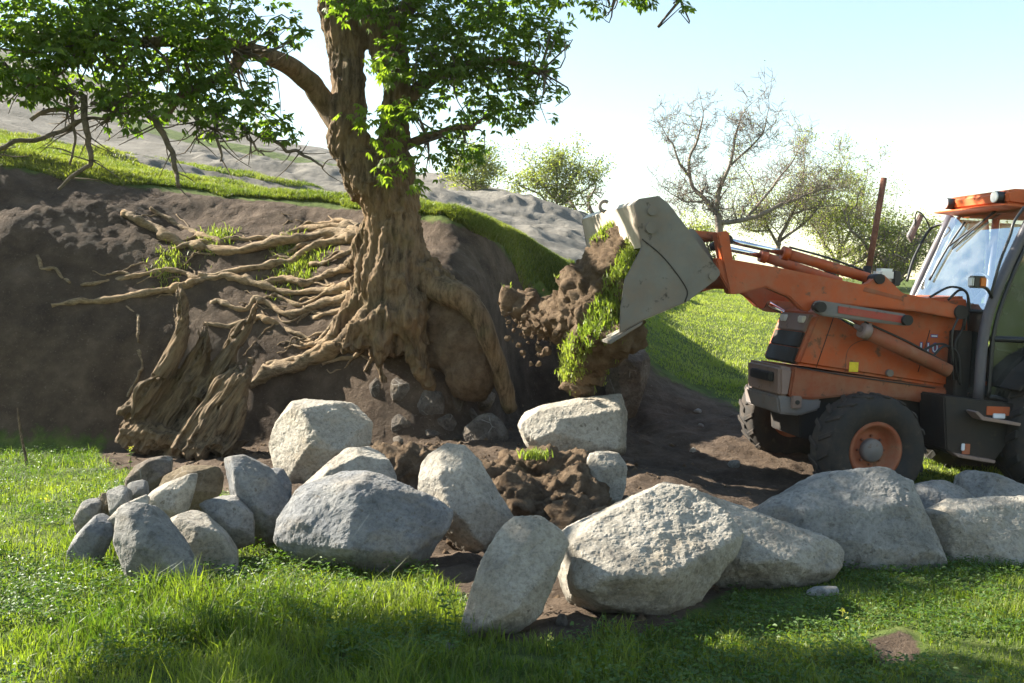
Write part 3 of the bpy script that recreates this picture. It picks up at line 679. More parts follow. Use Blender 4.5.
# ------------------------------------------------------------------ dead stump
def stump():
    D = 11.35; k = D / F
    root = empty('dead_stump', tuple(at(190, 455, D + .3))); M = Vector(root.location)
    tag(root, 'weathered dead tree stump with two broken upright spikes at the bank foot', 'stump')
    def disp(me, amp, seed):
        V = get_vf(me); N = normals(me)
        g = np.array([.55, .1, .83]); g /= np.linalg.norm(g); al = V @ g
        Q = V - np.outer(al, g); C = Q * 11 + np.outer(al * 1.4, g)
        w = Q + 0.06 * np.stack([vnoise(V * 3, 3), vnoise(V * 3, 4), vnoise(V * 3, 5)], 1)
        C = w * 9 + np.outer(al * 1.0, g)
        d = amp * (-np.abs(fbm(C, 3, seed)) * 1.3 + 0.4 * fbm(V * 4, 2, seed + 1)) + amp * .35 * fbm(C * 2.4, 2, seed + 3)
        set_v(me, V + N * d[:, None] - np.array(M))
    def chain(pts, D2=D, seg=14):
        P = np.array([at(p[0], p[1], D2 + (p[3] if len(p) > 3 else 0)) for p in pts]); R = np.array([p[2] * k for p in pts])
        n = (len(pts) - 1) * 5 + 1; return tube(catmull(P, n), np.interp(np.linspace(0, 1, n), np.linspace(0, 1, len(R)), R), seg)
    rng = np.random.default_rng(5); bundle = []
    def strands(n, path, jit, r0, r1, cut=.25, dd=.2):
        n = int(n * 1.5)
        for q in range(n):
            j0 = rng.normal(0, 1, (len(path), 2)) * np.array(jit)[:, None]; bias = rng.uniform(-1, 1)
            pts = [(p[0] + j0[k, 0] + bias * p[2], p[1] + j0[k, 1], 1, rng.uniform(-dd, dd) + (p[3] if len(p) > 3 else 0)) for k, p in enumerate(path)]
            P = catmull(np.array([at(p[0], p[1], D + p[3]) for p in pts]), 22); e = 22 - int(22 * cut * rng.random())
            R = np.linspace(r0, r1, 22)[:e] * k_ * rng.uniform(.35, .95); R[-4:] *= np.linspace(.9, .25, 4)
            bundle.append(tube(wobble(P[:e], .02, int(rng.integers(1, 999))), R, 7))
    k_ = k
    strands(10, [(127, 415, 6), (146, 392, 7), (168, 366, 7), (180, 335, 4), (180, 305, 2.5), (178, 280, 2)], [5, 4, 3, 2, 1.5, 1], 8, 3.6, .4)
    strands(16, [(158, 452, 20, .15), (174, 420, 18, .15), (194, 382, 12, .1), (204, 350, 7, .05), (207, 322, 3)], [4, 3, 3, 2, 1], 11, 3.5, .45)
    strands(20, [(200, 456, 26, -.4), (217, 424, 22, -.42), (234, 386, 11, -.3), (246, 360, 6, -.15)], [4, 3, 3, 2], 9, 5, .2)
    strands(8, [(206, 400, 12), (226, 358, 8), (244, 330, 5), (253, 314, 2.5), (259, 298, 1)], [3, 2, 2, 1, .6], 9, 1.8, .3)
    strands(8, [(128, 428, 6, .1), (158, 436, 8, 0), (200, 446, 8, -.05), (250, 452, 6, -.05)], [3, 4, 5, 5], 12, 8, .2)
    strands(7, [(140, 442, 10, .2), (165, 402, 20, .2), (200, 380, 20, .2), (236, 372, 10, .15)], [3, 4, 4, 4], 17, 12, .1, .08)
    for V, Fc in bundle: pass
    V, Fc = join(bundle); me = remesh(V, Fc, .0135); relax(me, 1, .35); disp(me, .035, 3); link('stump_body', me, MATS['dead_wood'], root)
    for (pts, vx) in (([(160, 376, 9, -.14), (172, 356, 9, -.12), (181, 332, 7, -.08), (184, 308, 5, -.05), (182, 292, 4, -.04), (179, 283, 2, -.04)], .014), ([(236, 344, 7, -.08), (246, 328, 5, -.07), (253, 314, 3, -.06), (256, 305, 1.5, -.06)], .012)):
        V, Fc = chain(pts); me = remesh(V, Fc, vx); disp(me, .02, 5); link('spike', me, MATS['dead_wood'], root)
stump()

# ------------------------------------------------------------------ big tree with bare roots
TD = 11.7; TK = TD / F
tree = empty('tree', tuple(at(405, 335, TD))); TO = np.array(tree.location)
tag(tree, 'big leaning leafy tree with bare roots spread over the earth bank', 'tree')
def tpath(pts, n=None):
    """pts (px, py, radius px, depth offset) -> smooth path and radii in metres"""
    P = np.array([at(p[0], p[1], TD + (p[3] if len(p) > 3 else 0)) for p in pts]); R = np.array([p[2] * TK for p in pts])
    n = n or (len(pts) - 1) * 6 + 1
    return catmull(P, n), np.interp(np.linspace(0, 1, n), np.linspace(0, 1, len(R)), R)
def trunk():
    parts = []
    for pts in ([(410, 345, 44, .15), (404, 318, 45, .1), (396, 286, 43), (394, 258, 37), (395, 233, 30), (393, 212, 27.5), (385, 192, 31), (379, 178, 34)],
                [(374, 192, 26), (360, 162, 24), (348, 132, 22), (349, 85, 19), (345, 45, 20), (336, 0, 20), (322, -60, 17), (300, -150, 13), (285, -240, 9)],
                [(396, 197, 24), (395, 165, 19), (394, 128, 18), (396, 85, 18), (386, 40, 20), (376, 0, 20), (384, -60, 17), (410, -150, 13), (430, -250, 8)],
                [(384, 300, 18, -.25), (372, 322, 18, -.32), (356, 338, 15, -.38), (335, 350, 11, -.4)],
                [(380, 255, 16, .1), (366, 285, 18, .05), (352, 315, 16, -.05), (340, 335, 10, -.1)],
                [(378, 222, 13, .1), (368, 240, 15, .1), (360, 258, 14, .2), (350, 270, 10, .3)],
                [(425, 270, 20, -.12), (448, 292, 15, -.3), (470, 308, 11, -.4)],
                [(405, 290, 24, -.2), (409, 320, 18, -.32), (416, 348, 12, -.36), (424, 374, 8, -.3), (430, 396, 5, -.2)],
                [(392, 285, 20, -.2), (386, 316, 15, -.36), (382, 342, 10, -.42), (380, 366, 6, -.36), (384, 384, 4, -.3)]):
        P, R = tpath(pts); parts.append(tube(P, R, 14))
    V, Fc = join(parts); me = remesh(V, Fc, .018); relax(me, 5)
    V = get_vf(me); N = normals(me)
    C = V * np.array([8, 8, 1.3]) + 0.5 * np.stack([vnoise(V * 2, 1), vnoise(V * 2, 2), vnoise(V * 2, 3)], 1)
    d = -0.075 * np.abs(fbm(C, 3, 8)) + 0.05 * fbm(V * 2.6, 3, 9) - 0.03 * np.abs(fbm(C * 2.4, 3, 18)) + .010 * fbm(V * 24, 2, 19) + 0.02 * fbm(V * 9, 2, 10) + 0.05 * np.clip(2.6 - V[:, 2], 0, 1) * fbm(V * 4.5, 3, 12)
    set_v(me, V + N * d[:, None] - TO); link('trunk', me, MATS['bark'], tree)
trunk()
def limb(pts, name='branch', mat='bark', sides=8, seed=0, wob=.03, parent=None):
    P, R = tpath(pts); P = wobble(P, wob, seed); V, Fc = tube(P, R, sides)
    return link(name, mesh(name, V - TO, Fc, True), MATS[mat], parent or tree)
limb([(344, 128, 13), (328, 108, 11.5), (312, 86, 10.5, -.15), (296, 70, 9.5, -.4), (272, 57, 8.5, -.8), (245, 50, 7.5, -1.2), (205, 44, 6, -1.6), (150, 40, 4.5, -2), (90, 45, 3, -2.2)], seed=1)
limb([(396, 110, 9), (420, 85, 7), (455, 70, 5.5, -.1), (500, 60, 4, -.2), (540, 72, 2.5, -.2)], seed=2)
limb([(394, 150, 6), (415, 142, 4.5), (445, 130, 3.5, -.1), (470, 128, 2.5, -.2)], seed=3)
limb([(386, 30, 10), (430, -10, 8), (490, -30, 6), (560, -25, 5), (620, -12, 3.5), (680, 0, 2.5)], seed=4)
limb([(330, -20, 9), (280, -40, 8, -.3), (200, -50, 6, -.8), (110, -40, 5, -1.2), (30, -10, 3, -1.5)], seed=5)
limb([(245, 50, 6, -1.2), (225, 75, 4.5, -1.6), (190, 90, 3.5, -1.9), (165, 120, 3, -2.1)], seed=6)
limb([(200, -50, 6, -.8), (60, -70, 6, -1.6), (-120, -90, 5, -2.6), (-300, -120, 4, -3.6), (-480, -180, 3, -4.6)], seed=9)  # unseen bough, carries the added foliage that shades the front grass
limb([(320, -70, 9), (300, -180, 7, -.8), (260, -300, 5, -1.6)], seed=7); limb([(410, -140, 9), (480, -220, 7, .4), (560, -290, 5, .8)], seed=8)

# bare roots lying on the bank
def root_path(pts, n=None, lift=0.35):
    P = []; R = []
    for p in pts:
        g = G(p[0], p[1], 10.3); r = p[2] * g[1] / F
        n3 = np.array([0, -0.6, 0.8]); P.append(g + n3 * r * lift + np.array([0, (p[3] if len(p) > 3 else 0), 0])); R.append(r)
    n = n or (len(pts) - 1) * 6 + 1
    Q = catmull(np.array(P), n); R = np.interp(np.linspace(0, 1, n), np.linspace(0, 1, len(R)), R)
    return Q, R
def add_root(pts, seed, parent=tree, name='root', wob=.035, org=TO, mat='root_bark', fat=.72):
    P, R = root_path(pts); P = wobble(P, wob, seed); n = len(R)
    R = R * fat * (1 + 0.35 * vnoise(np.stack([np.arange(n) * .7, np.full(n, seed * 3.3), np.zeros(n)], 1), seed))
    P[:, 2] += 0.03 * vnoise(np.stack([np.arange(n) * .23, np.full(n, seed * 5.1), np.zeros(n)], 1), seed + 7)      # dips in and out of the soil
    V, Fc = tube(P, R, 10); r = np.repeat(R, 10); c = np.repeat(P, 10, 0); dn = unit(V - c)
    V = V + dn * (r * .45 * fbm(V * np.array([9, 14, 14]), 3, seed))[:, None]
    return link(name, mesh(name, V - org, Fc, True), MATS[mat], parent)
ROOTS = [
 [(124, 217, 5), (138, 224, 6), (160, 235, 6.5), (185, 244, 6), (207, 251, 6), (240, 252, 6), (290, 244, 6.5), (330, 238, 8), (362, 240, 11)],
 [(150, 212, 2), (172, 222, 3), (200, 236, 3.5), (222, 248, 4)],
 [(52, 308, 3), (80, 304, 4.5), (112, 301, 5), (150, 297, 5), (172, 292, 5), (192, 286, 5), (215, 279, 5.5), (240, 281, 5), (268, 291, 4.5), (300, 297, 4), (340, 293, 6), (368, 284, 10)],
 [(82, 286, 2.2), (108, 281, 3.5), (135, 277, 4), (165, 273, 3.5), (185, 277, 3), (200, 281, 3)],
 [(196, 279, 4), (230, 272, 4.5), (262, 268, 5), (290, 261, 5.5), (318, 250, 6), (345, 244, 8), (364, 243, 11)],
 [(172, 250, 3), (190, 246, 4), (212, 244, 3.5), (235, 240, 4), (262, 240, 4), (300, 232, 4.5), (340, 229, 6), (362, 232, 8)],
 [(210, 303, 3), (226, 306, 4.5), (245, 310, 4), (258, 303, 4.5), (272, 309, 4), (290, 319, 4), (312, 309, 5), (345, 304, 7), (375, 298, 12)],
 [(204, 331, 2.5), (232, 327, 3.5), (256, 322, 3.5), (275, 324, 3.5), (292, 333, 3), (312, 346, 2.5)],
 [(248, 392, 7), (268, 380, 9), (292, 368, 10), (320, 357, 11), (345, 344, 13), (368, 332, 17)],
 [(268, 372, 5), (290, 366, 6), (318, 352, 7), (338, 338, 9), (362, 318, 13)],
 [(240, 282, 4), (262, 287, 5), (284, 281, 5), (306, 285, 4.5), (330, 277, 5), (356, 268, 8)],
 [(290, 321, 2.5), (304, 316, 3), (322, 317, 3), (340, 311, 3.5), (362, 303, 6)],
 [(295, 229, 2.5), (315, 226, 3), (338, 224, 4), (360, 227, 6)],
 [(270, 262, 3), (292, 255, 3.5), (315, 243, 3.5), (340, 234, 4), (362, 233, 7)],
 [(306, 254, 2.5), (324, 247, 3), (342, 238, 3.5), (360, 236, 6)],
 [(282, 238, 2.5), (303, 240, 3), (325, 232, 3), (348, 226, 4)],
 [(310, 268, 2.5), (330, 263, 3.5), (350, 254, 5), (366, 248, 8)],
 [(300, 350, 3), (322, 340, 4), (340, 326, 5), (360, 306, 9)],
 [(322, 372, 2.5), (346, 364, 3), (364, 352, 4), (378, 338, 7)],
 [(365, 372, 2.2), (372, 360, 2.5), (380, 346, 4), (386, 335, 6)],
 [(262, 303, 3), (276, 296, 3), (296, 303, 3), (318, 299, 3.5), (340, 289, 5)],
]
for i, pts in enumerate(ROOTS): add_root(pts, 20 + i)
_rg = np.random.default_rng(77)
for i in range(52):                     # thin side roots forking off the thick ones
    src = ROOTS[_rg.integers(0, len(ROOTS))]; k = _rg.integers(1, len(src)); a = src[k]; px, py = a[0], a[1]; rad = max(1.3, a[2] * _rg.uniform(.3, .5))
    ang = _rg.uniform(-.7, .8); pts = [(px, py, rad)]; m = _rg.integers(3, 7)
    for q in range(m):
        ang += _rg.normal(0, .4); ang = np.clip(ang, -1.0, 1.1); st = _rg.uniform(7, 15)
        px -= st * math.cos(ang); py += st * math.sin(ang) * .75
        pts.append((px, py, max(.6, rad * (1 - (q + 1) / (m + .6)))))
    if min(p[1] for p in pts) > 214 and max(p[1] for p in pts) < 400 and min(p[0] for p in pts) > 60: add_root(pts, 120 + i, wob=.02, fat=.9)
# the thick root hanging on the right of the earth pillar
P, R = tpath([(425, 280, 15, -.2), (445, 290, 14, -.32), (462, 298, 13, -.42), (476, 313, 11, -.45), (488, 336, 10, -.42), (497, 362, 9, -.35), (504, 385, 9, -.3), (512, 410, 7, -.2)])
V, Fc = tube(wobble(P, .03, 77), R, 10); link('root', mesh('root', V - TO, Fc, True), MATS['bark'], tree)
for i, (lb, pts) in enumerate([
    ('thin crooked root poking out at the far left of the bank', [(38, 257, 2), (43, 268, 2.5), (54, 272, 2.5), (62, 278, 2.5), (70, 285, 2)]),
    ('short bent root piece in the bare bank left of the stump', [(127, 308, 1.2), (138, 317, 1.8), (138, 332, 2), (139, 347, 1.2)]),
    ('curved root piece standing just left of the stump body', [(138, 350, 2), (142, 362, 2.2), (141, 376, 2.2), (132, 388, 2), (128, 398, 1.5)])]):
    P, _ = root_path(pts); org = P[len(P) // 2]
    o = add_root(pts, 60 + i, None, 'root_piece', .015, org); o.location = org; tag(o, lb, 'root')

# ------------------------------------------------------------------ crown
def crown():
    rng = np.random.default_rng(11)
    cl = []     # (centre, radius m, sprays)
    def c(px, py, r, dd=0.0, w=1.0): cl.append((at(px, py, TD + dd), r * TK, w))
    for a in [(50, 55, 55, -1.2), (95, 40, 62, -1.0), (145, 45, 62, -.9), (195, 60, 52, -.7), (232, 85, 40, -.6), (262, 118, 26, -.5), (282, 132, 16, -.5), (130, 95, 40, -.9), (165, 100, 34, -.9),
              (60, 5, 60, -1.3), (20, 62, 40, -1.3), (150, 0, 60, -1.0), (215, 10, 48, -.6), (262, 16, 30, -.4), (285, 30, 22, -.3), (-40, 40, 60, -1.2), (-60, -40, 80, -1.2), (88, 95, 22, -1.0), (215, 118, 24, -.7), (300, 35, 12, -.2, .5),
              (432, 35, 48, -.3), (485, 40, 52, -.2), (530, 55, 34, -.2), (455, 92, 42, -.3), (505, 92, 42, -.2), (540, 108, 22, -.2), (435, 138, 32, -.3), (468, 148, 22, -.2), (430, 165, 18, -.3), (545, 30, 26, -.1),
              (405, 55, 30, -.5), (420, 5, 45, -.4), (500, 0, 50, -.1), (560, -12, 30, 0), (600, 3, 16, 0), (640, -12, 24, 0), (684, 4, 11, 0, .6), (605, 18, 8, 0, .5), (556, 88, 10, -.2, .5), (360, -10, 40, -.6), (450, 60, 40, -.3), (480, 110, 30, -.2), (410, 110, 16, -.5)]:
        if a[0] < 310: a = (a[0], a[1], a[2] * .9, a[3] - 1.25) + tuple(a[4:])
        c(*a)
    nvis = len(cl)
    # the rest of the crown above the picture
    for _ in range(75):
        u = unit(rng.normal(0, 1, 3)); u[2] = abs(u[2]) * 1.0 - 0.15
        p = at(370, 60, TD) + np.array([-0.5, -0.3, 2.6]) + u * np.array([4.4, 3.2, 3.6]) * rng.uniform(0.55, 1.0)
        x, y = project(p)
        if y > -70: continue
        q = p - np.array(SUND) * (p[2] - .4) / SUND[2]; q2 = p - np.array(SUND) * (p[2] - 3.8) / SUND[2]     # where its shade would fall
        if (-3.6 < q[0] < 3.6 and 4.0 < q[1] < 11) and rng.random() < .8: continue
        if (-3.4 < q2[0] < .6 and 9.5 < q2[1] < 13): continue
        cl.append((p, rng.uniform(.45, .8), .5))
    for _ in range(34):      # unseen bough foliage added on the left, placed to shade the front grass
        cl.append((np.array([rng.uniform(-8.9, -5.9), rng.uniform(6.7, 7.75), rng.uniform(5.3, 6.2)]), rng.uniform(.45, .75), 1.5))
    C = []; A = []; N = []; L = []; tn = []
    for j, (cen, r, w) in enumerate(cl):
        n = int((250 if j < nvis else 62) * w * (r / .5) ** 2 * (1.0 if j < nvis else 1.0))
        d = unit(rng.normal(0, 1, (n, 3))); rad = r * rng.uniform(0.25, 1.0, n) ** 0.6
        p = cen + d * rad[:, None] * np.array([1, .9, .85])
        ok = fbm(p * 3.0, 2, 4) > -0.3; p = p[ok]; d = d[ok]; n = len(p)
        tone0 = np.clip(rng.normal(.42, .2, n), 0, 1)
        out = unit(d + rng.normal(0, .7, (n, 3)) + np.array([0, 0, -.35]))
        k = 5 if j < nvis else 3
        for q in range(k):       # a drooping compound leaf
            a = (q - (k - 1) / 2) * 0.55
            sidev = unit(np.cross(out, np.array([0, 0, 1.0])) + 1e-6)
            ax = unit(out * math.cos(a) + sidev * math.sin(a) + np.array([0, 0, -.30]) + rng.normal(0, .14, (n, 3)))
            C.append(p + ax * .012); A.append(ax); N.append(unit(np.cross(sidev, ax) + rng.normal(0, .35, (n, 3))))
            L.append(rng.uniform(.05, .105, n) * (1 if j < nvis else 2.2)); tn.append(tone0)
    C = np.vstack(C); A = np.vstack(A); N = np.vstack(N); L = np.concatenate(L); tn = np.concatenate(tn)
    o = leaflets('crown', C - TO, A, N, L, L * .42, rng, 'leaf', tn, tree); o['kind'] = 'stuff'
    # twigs carrying the foliage
    T = []
    anchors = [tpath([(200, -50, 6, -.8), (60, -70, 6, -1.6), (-120, -90, 5, -2.6), (-300, -120, 4, -3.6), (-480, -180, 3, -4.6)], 30)[0], tpath([(344, 128, 15), (296, 70, 11, -.4), (245, 50, 9, -1.2), (150, 40, 5, -2), (90, 45, 3, -2.2)], 40)[0], tpath([(396, 110, 9), (455, 70, 5.5, -.1), (540, 72, 2.5, -.2)], 30)[0],
               tpath([(386, 30, 10), (490, -30, 6), (560, -25, 5), (680, 0, 2.5)], 30)[0], tpath([(330, -20, 9), (200, -50, 6, -.8), (30, -10, 3, -1.5)], 30)[0], tpath([(394, 150, 6), (470, 128, 2.5, -.2)], 12)[0],
               tpath([(398, 125, 21), (376, 0, 20), (430, -250, 8)], 30)[0], tpath([(349, 95, 21), (322, -60, 17), (285, -240, 9)], 30)[0]]
    AN = np.vstack(anchors)
    for cen, r, w in cl:
        s = AN[np.argmin(((AN - cen) ** 2).sum(1))]
        for q in range(5):
            e = cen + unit(rng.normal(0, 1, 3)) * r * .75 if q else cen
            m = (s + e) / 2 + rng.normal(0, .12, 3)
            T.append(tube(catmull([s, m, e], 6), np.linspace(.02 if q == 0 else .012, .004, 6), 4))
    V, Fc = join(T); o = link('twigs', mesh('twigs', V - TO, Fc, True), MATS['twig_bark'], tree); o['kind'] = 'stuff'
    # bright leaf sprays hanging in front of the stems: one object for each leaf
    me = None; n = 0
    for (px, py, r, cnt) in [(352, 118, 16, 16), (386, 122, 20, 22), (405, 60, 22, 16), (400, 20, 20, 12), (380, 150, 16, 14), (398, 105, 18, 16), (392, 168, 18, 18), (415, 185, 10, 10), (372, 62, 10, 6), (410, 150, 16, 14), (384, 80, 14, 12)]:
        for q in range(cnt):
            a = rng.uniform(0, 2 * math.pi); rr = r * math.sqrt(rng.random())
            p = at(px + math.cos(a) * rr, py + math.sin(a) * rr, TD - .55 + rng.uniform(-.15, .2))
            if me is None:
                c0 = []; a0 = []; n0 = []
                for s in range(5):
                    an = (s - 2) * .6; c0.append((0, 0, 0)); a0.append((math.cos(an), math.sin(an), -.55)); n0.append((.2, 0, 1))
                lf = leaflets('leaf', np.array(c0) + 1e-4, unit(np.array(a0)), unit(np.array(n0)), np.array([.09, .12, .14, .12, .09]), np.array([.035, .045, .05, .045, .035]), rng, 'leaf', np.full(5, .95), tree)
                me = lf.data
            else: lf = link('leaf', me, None, tree)
            lf.location = p - TO; lf.rotation_euler = (rng.uniform(-.5, .5), rng.uniform(-.3, .8), rng.uniform(0, 2 * math.pi)); s = rng.uniform(.7, 1.1); lf.scale = (s, s, s)
crown()
def dead_twigs():
    rng = np.random.default_rng(12)
    L = [[(84, 92, 5, -1), (87, 120, 4.5, -1), (88, 142, 4, -1), (92, 158, 3.5, -1), (84, 168, 3, -1), (58, 190, 2, -1)],
         [(72, 98, 2.5, -1), (73, 130, 2, -1), (71, 165, 1.4, -1)],
         [(148, 112, 5, -.9), (160, 125, 4.5, -.9), (170, 145, 4, -.9), (174, 165, 3.5, -.9), (179, 188, 2.5, -.9)],
         [(-20, 160, 3, -1.2), (8, 145, 3, -1.2), (40, 138, 3, -1.1), (72, 124, 3, -1), (100, 118, 2, -1), (130, 112, 1.5, -1)],
         [(30, 118, 2.5, -1.1), (55, 110, 3, -1), (80, 108, 3, -1)],
         [(92, 105, 3, -1), (112, 104, 2.5, -1), (135, 92, 2, -1)], [(100, 125, 2, -1), (118, 110, 2, -1), (122, 100, 2, -1)],
         [(215, 112, 2.5, -.7), (215, 128, 2.2, -.7), (222, 148, 2, -.7), (222, 160, 1.2, -.7)],
         [(195, 118, 2, -.7), (210, 128, 1.6, -.7), (232, 130, 1.2, -.7)], [(190, 105, 2, -.7), (197, 125, 1.6, -.7), (196, 142, 1, -.7)],
         [(245, 128, 2, -.6), (255, 145, 1.6, -.6), (265, 155, 1, -.6)], [(268, 132, 2.5, -.5), (285, 148, 2.5, -.5), (300, 152, 2.2, -.5), (322, 168, 1.4, -.5)],
         [(0, 60, 2, -1.2), (20, 75, 2, -1.2), (50, 80, 2.5, -1.1), (78, 92, 3, -1)], [(5, 95, 1.5, -1.2), (30, 85, 2, -1.2), (60, 90, 2, -1.1)]]
    for i, p in enumerate(L):
        p = [(a[0], a[1], a[2] * .62, a[3] - 1.25) for a in p]; o = limb(p, 'dead_branch', 'twig_bark', 6, 30 + i, .03)
        P, R = tpath(p); T = []
        for q in range(9):
            j = rng.integers(1, len(P)); e = P[j] + np.array([rng.uniform(-.36, .36), rng.uniform(-.2, .2), rng.uniform(-.28, .16)])
            T.append(tube(catmull([P[j], (P[j] + e) / 2 + rng.normal(0, .03, 3), e], 5), np.linspace(.008, .003, 5), 4))
        for V, Fc in T: link('dead_twig', mesh('dead_twig', V - TO, Fc, True), MATS['twig_bark'], o)
dead_twigs()

# ------------------------------------------------------------------ backhoe loader
mat_paint('orange_paint', (0.42, 0.075, 0.015), 0.55, 0.42)
mat_paint('orange_dusty', (0.27, 0.07, 0.028), 0.6, 0.6, (0.09, 0.055, 0.035))
mat_paint('roof_paint', (0.55, 0.11, 0.02), 0.2, 0.35, mud=0.2)
mat_paint('bucket_steel', (0.17, 0.163, 0.148), 0.45, 0.5, (0.05, 0.04, 0.03), 0.25, 0.85, 3.0)
mat_paint('bucket_worn', (0.46, 0.41, 0.34), 0.55, 0.4, (0.16, 0.11, 0.07), 0.2, 0.5, 3.0)
mat_paint('black_frame', (0.018, 0.017, 0.016), 0.12, 0.55, (0.06, 0.045, 0.03), 0, 0.6)
mat_paint('pillar', (0.09, 0.085, 0.10), 0.2, 0.3, (0.06, 0.05, 0.04), 0, 0.3)
mat_paint('rubber', (0.022, 0.021, 0.020), 0.14, 0.75, (0.09, 0.075, 0.06), 0, 0.5, 6.0)
mat_paint('grey_steel', (0.16, 0.15, 0.15), 0.4, 0.5)
mat_paint('red_paint', (0.36, 0.05, 0.035), 0.4, 0.5)
mat_paint('nose_grey', (0.24, 0.17, 0.15), 0.6, 0.6)
mat_plain('chrome', (0.75, 0.76, 0.78), 0.12, 1.0); mat_plain('lamp_white', (0.75, 0.74, 0.70), 0.2, 0, .6, .08)
mat_plain('lamp_amber', (0.65, 0.16, 0.02), 0.25); mat_plain('black_plastic', (0.018, 0.018, 0.019), 0.45)
mat_plain('rust', (0.17, 0.075, 0.05), 0.85, 0, .2, .4, 20); mat_plain('sticker_yellow', (0.72, 0.55, 0.03), 0.5, 0, .4, .12, 30)
mat_plain('decal_white', (0.70, 0.72, 0.78), 0.5, 0, .4, .05); mat_plain('decal_blue', (0.04, 0.05, 0.25), 0.5)
mat_plain('seat_cloth', (0.05, 0.05, 0.055), 0.9)
mat_glass('glass', (0.82, 0.92, 0.93), 0.38); mat_glass('glass_green', (0.10, 0.14, 0.125), 0.05)
def loader():
    yaw, pitch, roll = math.radians(8), math.radians(2.5), math.radians(2)
    R = (Matrix.Rotation(math.pi + yaw, 3, 'Z') @ Matrix.Rotation(-pitch, 3, 'Y') @ Matrix.Rotation(-roll, 3, 'X'))
    Rn = np.array(R); WR = 0.535
    org = at(867, 449, 9.4) - Rn @ np.array([0, .85, WR])
    root = empty('backhoe_loader', org); root.rotation_euler = R.to_euler()
    tag(root, 'muddy orange backhoe loader tipping soil from its raised front bucket', 'backhoe loader')
    C = np.array([0, 0, CAMZ])
    def LP(px, py, lat):
        d = Rn.T @ raydir(px, py); o = Rn.T @ (C - org); s = (lat - o[1]) / d[1]
        return o + d * s
    def pp(poly, lat): return [(LP(x, y, lat)[0], LP(x, y, lat)[2]) for x, y in poly]
    def prism(name, fz, l0, l1, mat, parent=root, bev=.012, seg=2):
        bm = bmesh.new(); n = len(fz)
        a = [bm.verts.new((f, l0, z)) for f, z in fz]; b = [bm.verts.new((f, l1, z)) for f, z in fz]
        bm.faces.new(a); bm.faces.new(b[::-1])
        for i in range(n): bm.faces.new((a[i], b[i], b[(i + 1) % n], a[(i + 1) % n]))
        bmesh.ops.recalc_face_normals(bm, faces=bm.faces)
        if bev: bmesh.ops.bevel(bm, geom=list(bm.edges), offset=bev, segments=seg, affect='EDGES', clamp_overlap=True)
        me = bpy.data.meshes.new(name); bm.to_mesh(me); bm.free()
        return link(name, me, MATS[mat], parent)
    def box(name, c, s, mat, parent=root, bev=.01):
        x, y, z = c; a, b, d = s
        return prism(name, [(x - a / 2, z - d / 2), (x + a / 2, z - d / 2), (x + a / 2, z + d / 2), (x - a / 2, z + d / 2)], y - b / 2, y + b / 2, mat, parent, bev)
    def bar(name, pts, r, mat, parent=root, sides=12, n=None, smooth=True):
        P = np.array(pts, float); n = n or (2 if len(P) == 2 else (len(P) - 1) * 6 + 1)
        rr = r if np.ndim(r) == 0 else np.interp(np.linspace(0, 1, n), np.linspace(0, 1, len(r)), r)
        V, Fc = tube(catmull(P, n), rr, sides); me = mesh(name, V, Fc, smooth)
        if smooth:
            for p in me.polygons:
                if len(p.vertices) > 4: p.use_smooth = False
        return link(name, me, MATS[mat], parent)
    def disc(name, c, r, w, mat, parent=root, sides=20):    # short cylinder across the machine
        return bar(name, [(c[0], c[1] - w / 2, c[2]), (c[0], c[1] + w / 2, c[2])], r, mat, parent, sides)
    # ---- wheels
    def lathe(name, prof, mat, parent, seg=40):
        V = []; Fc = []; n = len(prof)
        for s in range(seg):
            a = 2 * math.pi * s / seg
            for r, y in prof: V.append((r * math.cos(a), y, r * math.sin(a)))
        for s in range(seg):
            s2 = (s + 1) % seg
            for i in range(n - 1): Fc.append((s * n + i, s * n + i + 1, s2 * n + i + 1, s2 * n + i))
        return link(name, mesh(name, V, Fc, True), MATS[mat], parent)
    def wheel(c, Rr, W, rim, lugs, steer=0, tilt=0):
        h = W / 2
        prof = [(rim, -h * .62), (rim + .02, -h * .8), ((rim + Rr) / 2 - .02, -h), (Rr * .93, -h * .93), (Rr * .965, -h * .75), (Rr * .975, 0), (Rr * .965, h * .75), (Rr * .93, h * .93), ((rim + Rr) / 2 - .02, h), (rim + .02, h * .8), (rim, h * .62)]
        w = lathe('wheel', prof, 'rubber', root); w.location = c; w.rotation_euler = (tilt, 0, steer)
        sgn = 1 if c[1] > 0 else -1
        pr = [(rim + .005, sgn * h * .70), (rim + .015, sgn * h * .78), (rim - .02, sgn * h * .80), (rim - .035, sgn * h * .62), (rim * .74, sgn * h * .30), (rim * .62, sgn * h * .20), (rim * .58, sgn * h * .24), (.0, sgn * h * .24)]
        lathe('rim', pr + [(0.0, -sgn * h * .2), (rim, -sgn * h * .6)], 'orange_dusty', w)
        o = lathe('hub', [(rim * .42, sgn * h * .2), (rim * .42, sgn * h * .5), (rim * .36, sgn * h * .62), (0, sgn * h * .66)], 'grey_steel', w, 20)
        for k in range(8):
            a = 2 * math.pi * k / 8; nut = disc('wheel_nut', (rim * .51 * math.cos(a), sgn * h * .27, rim * .51 * math.sin(a)), rim * .045, .04, 'rust', w, 6)
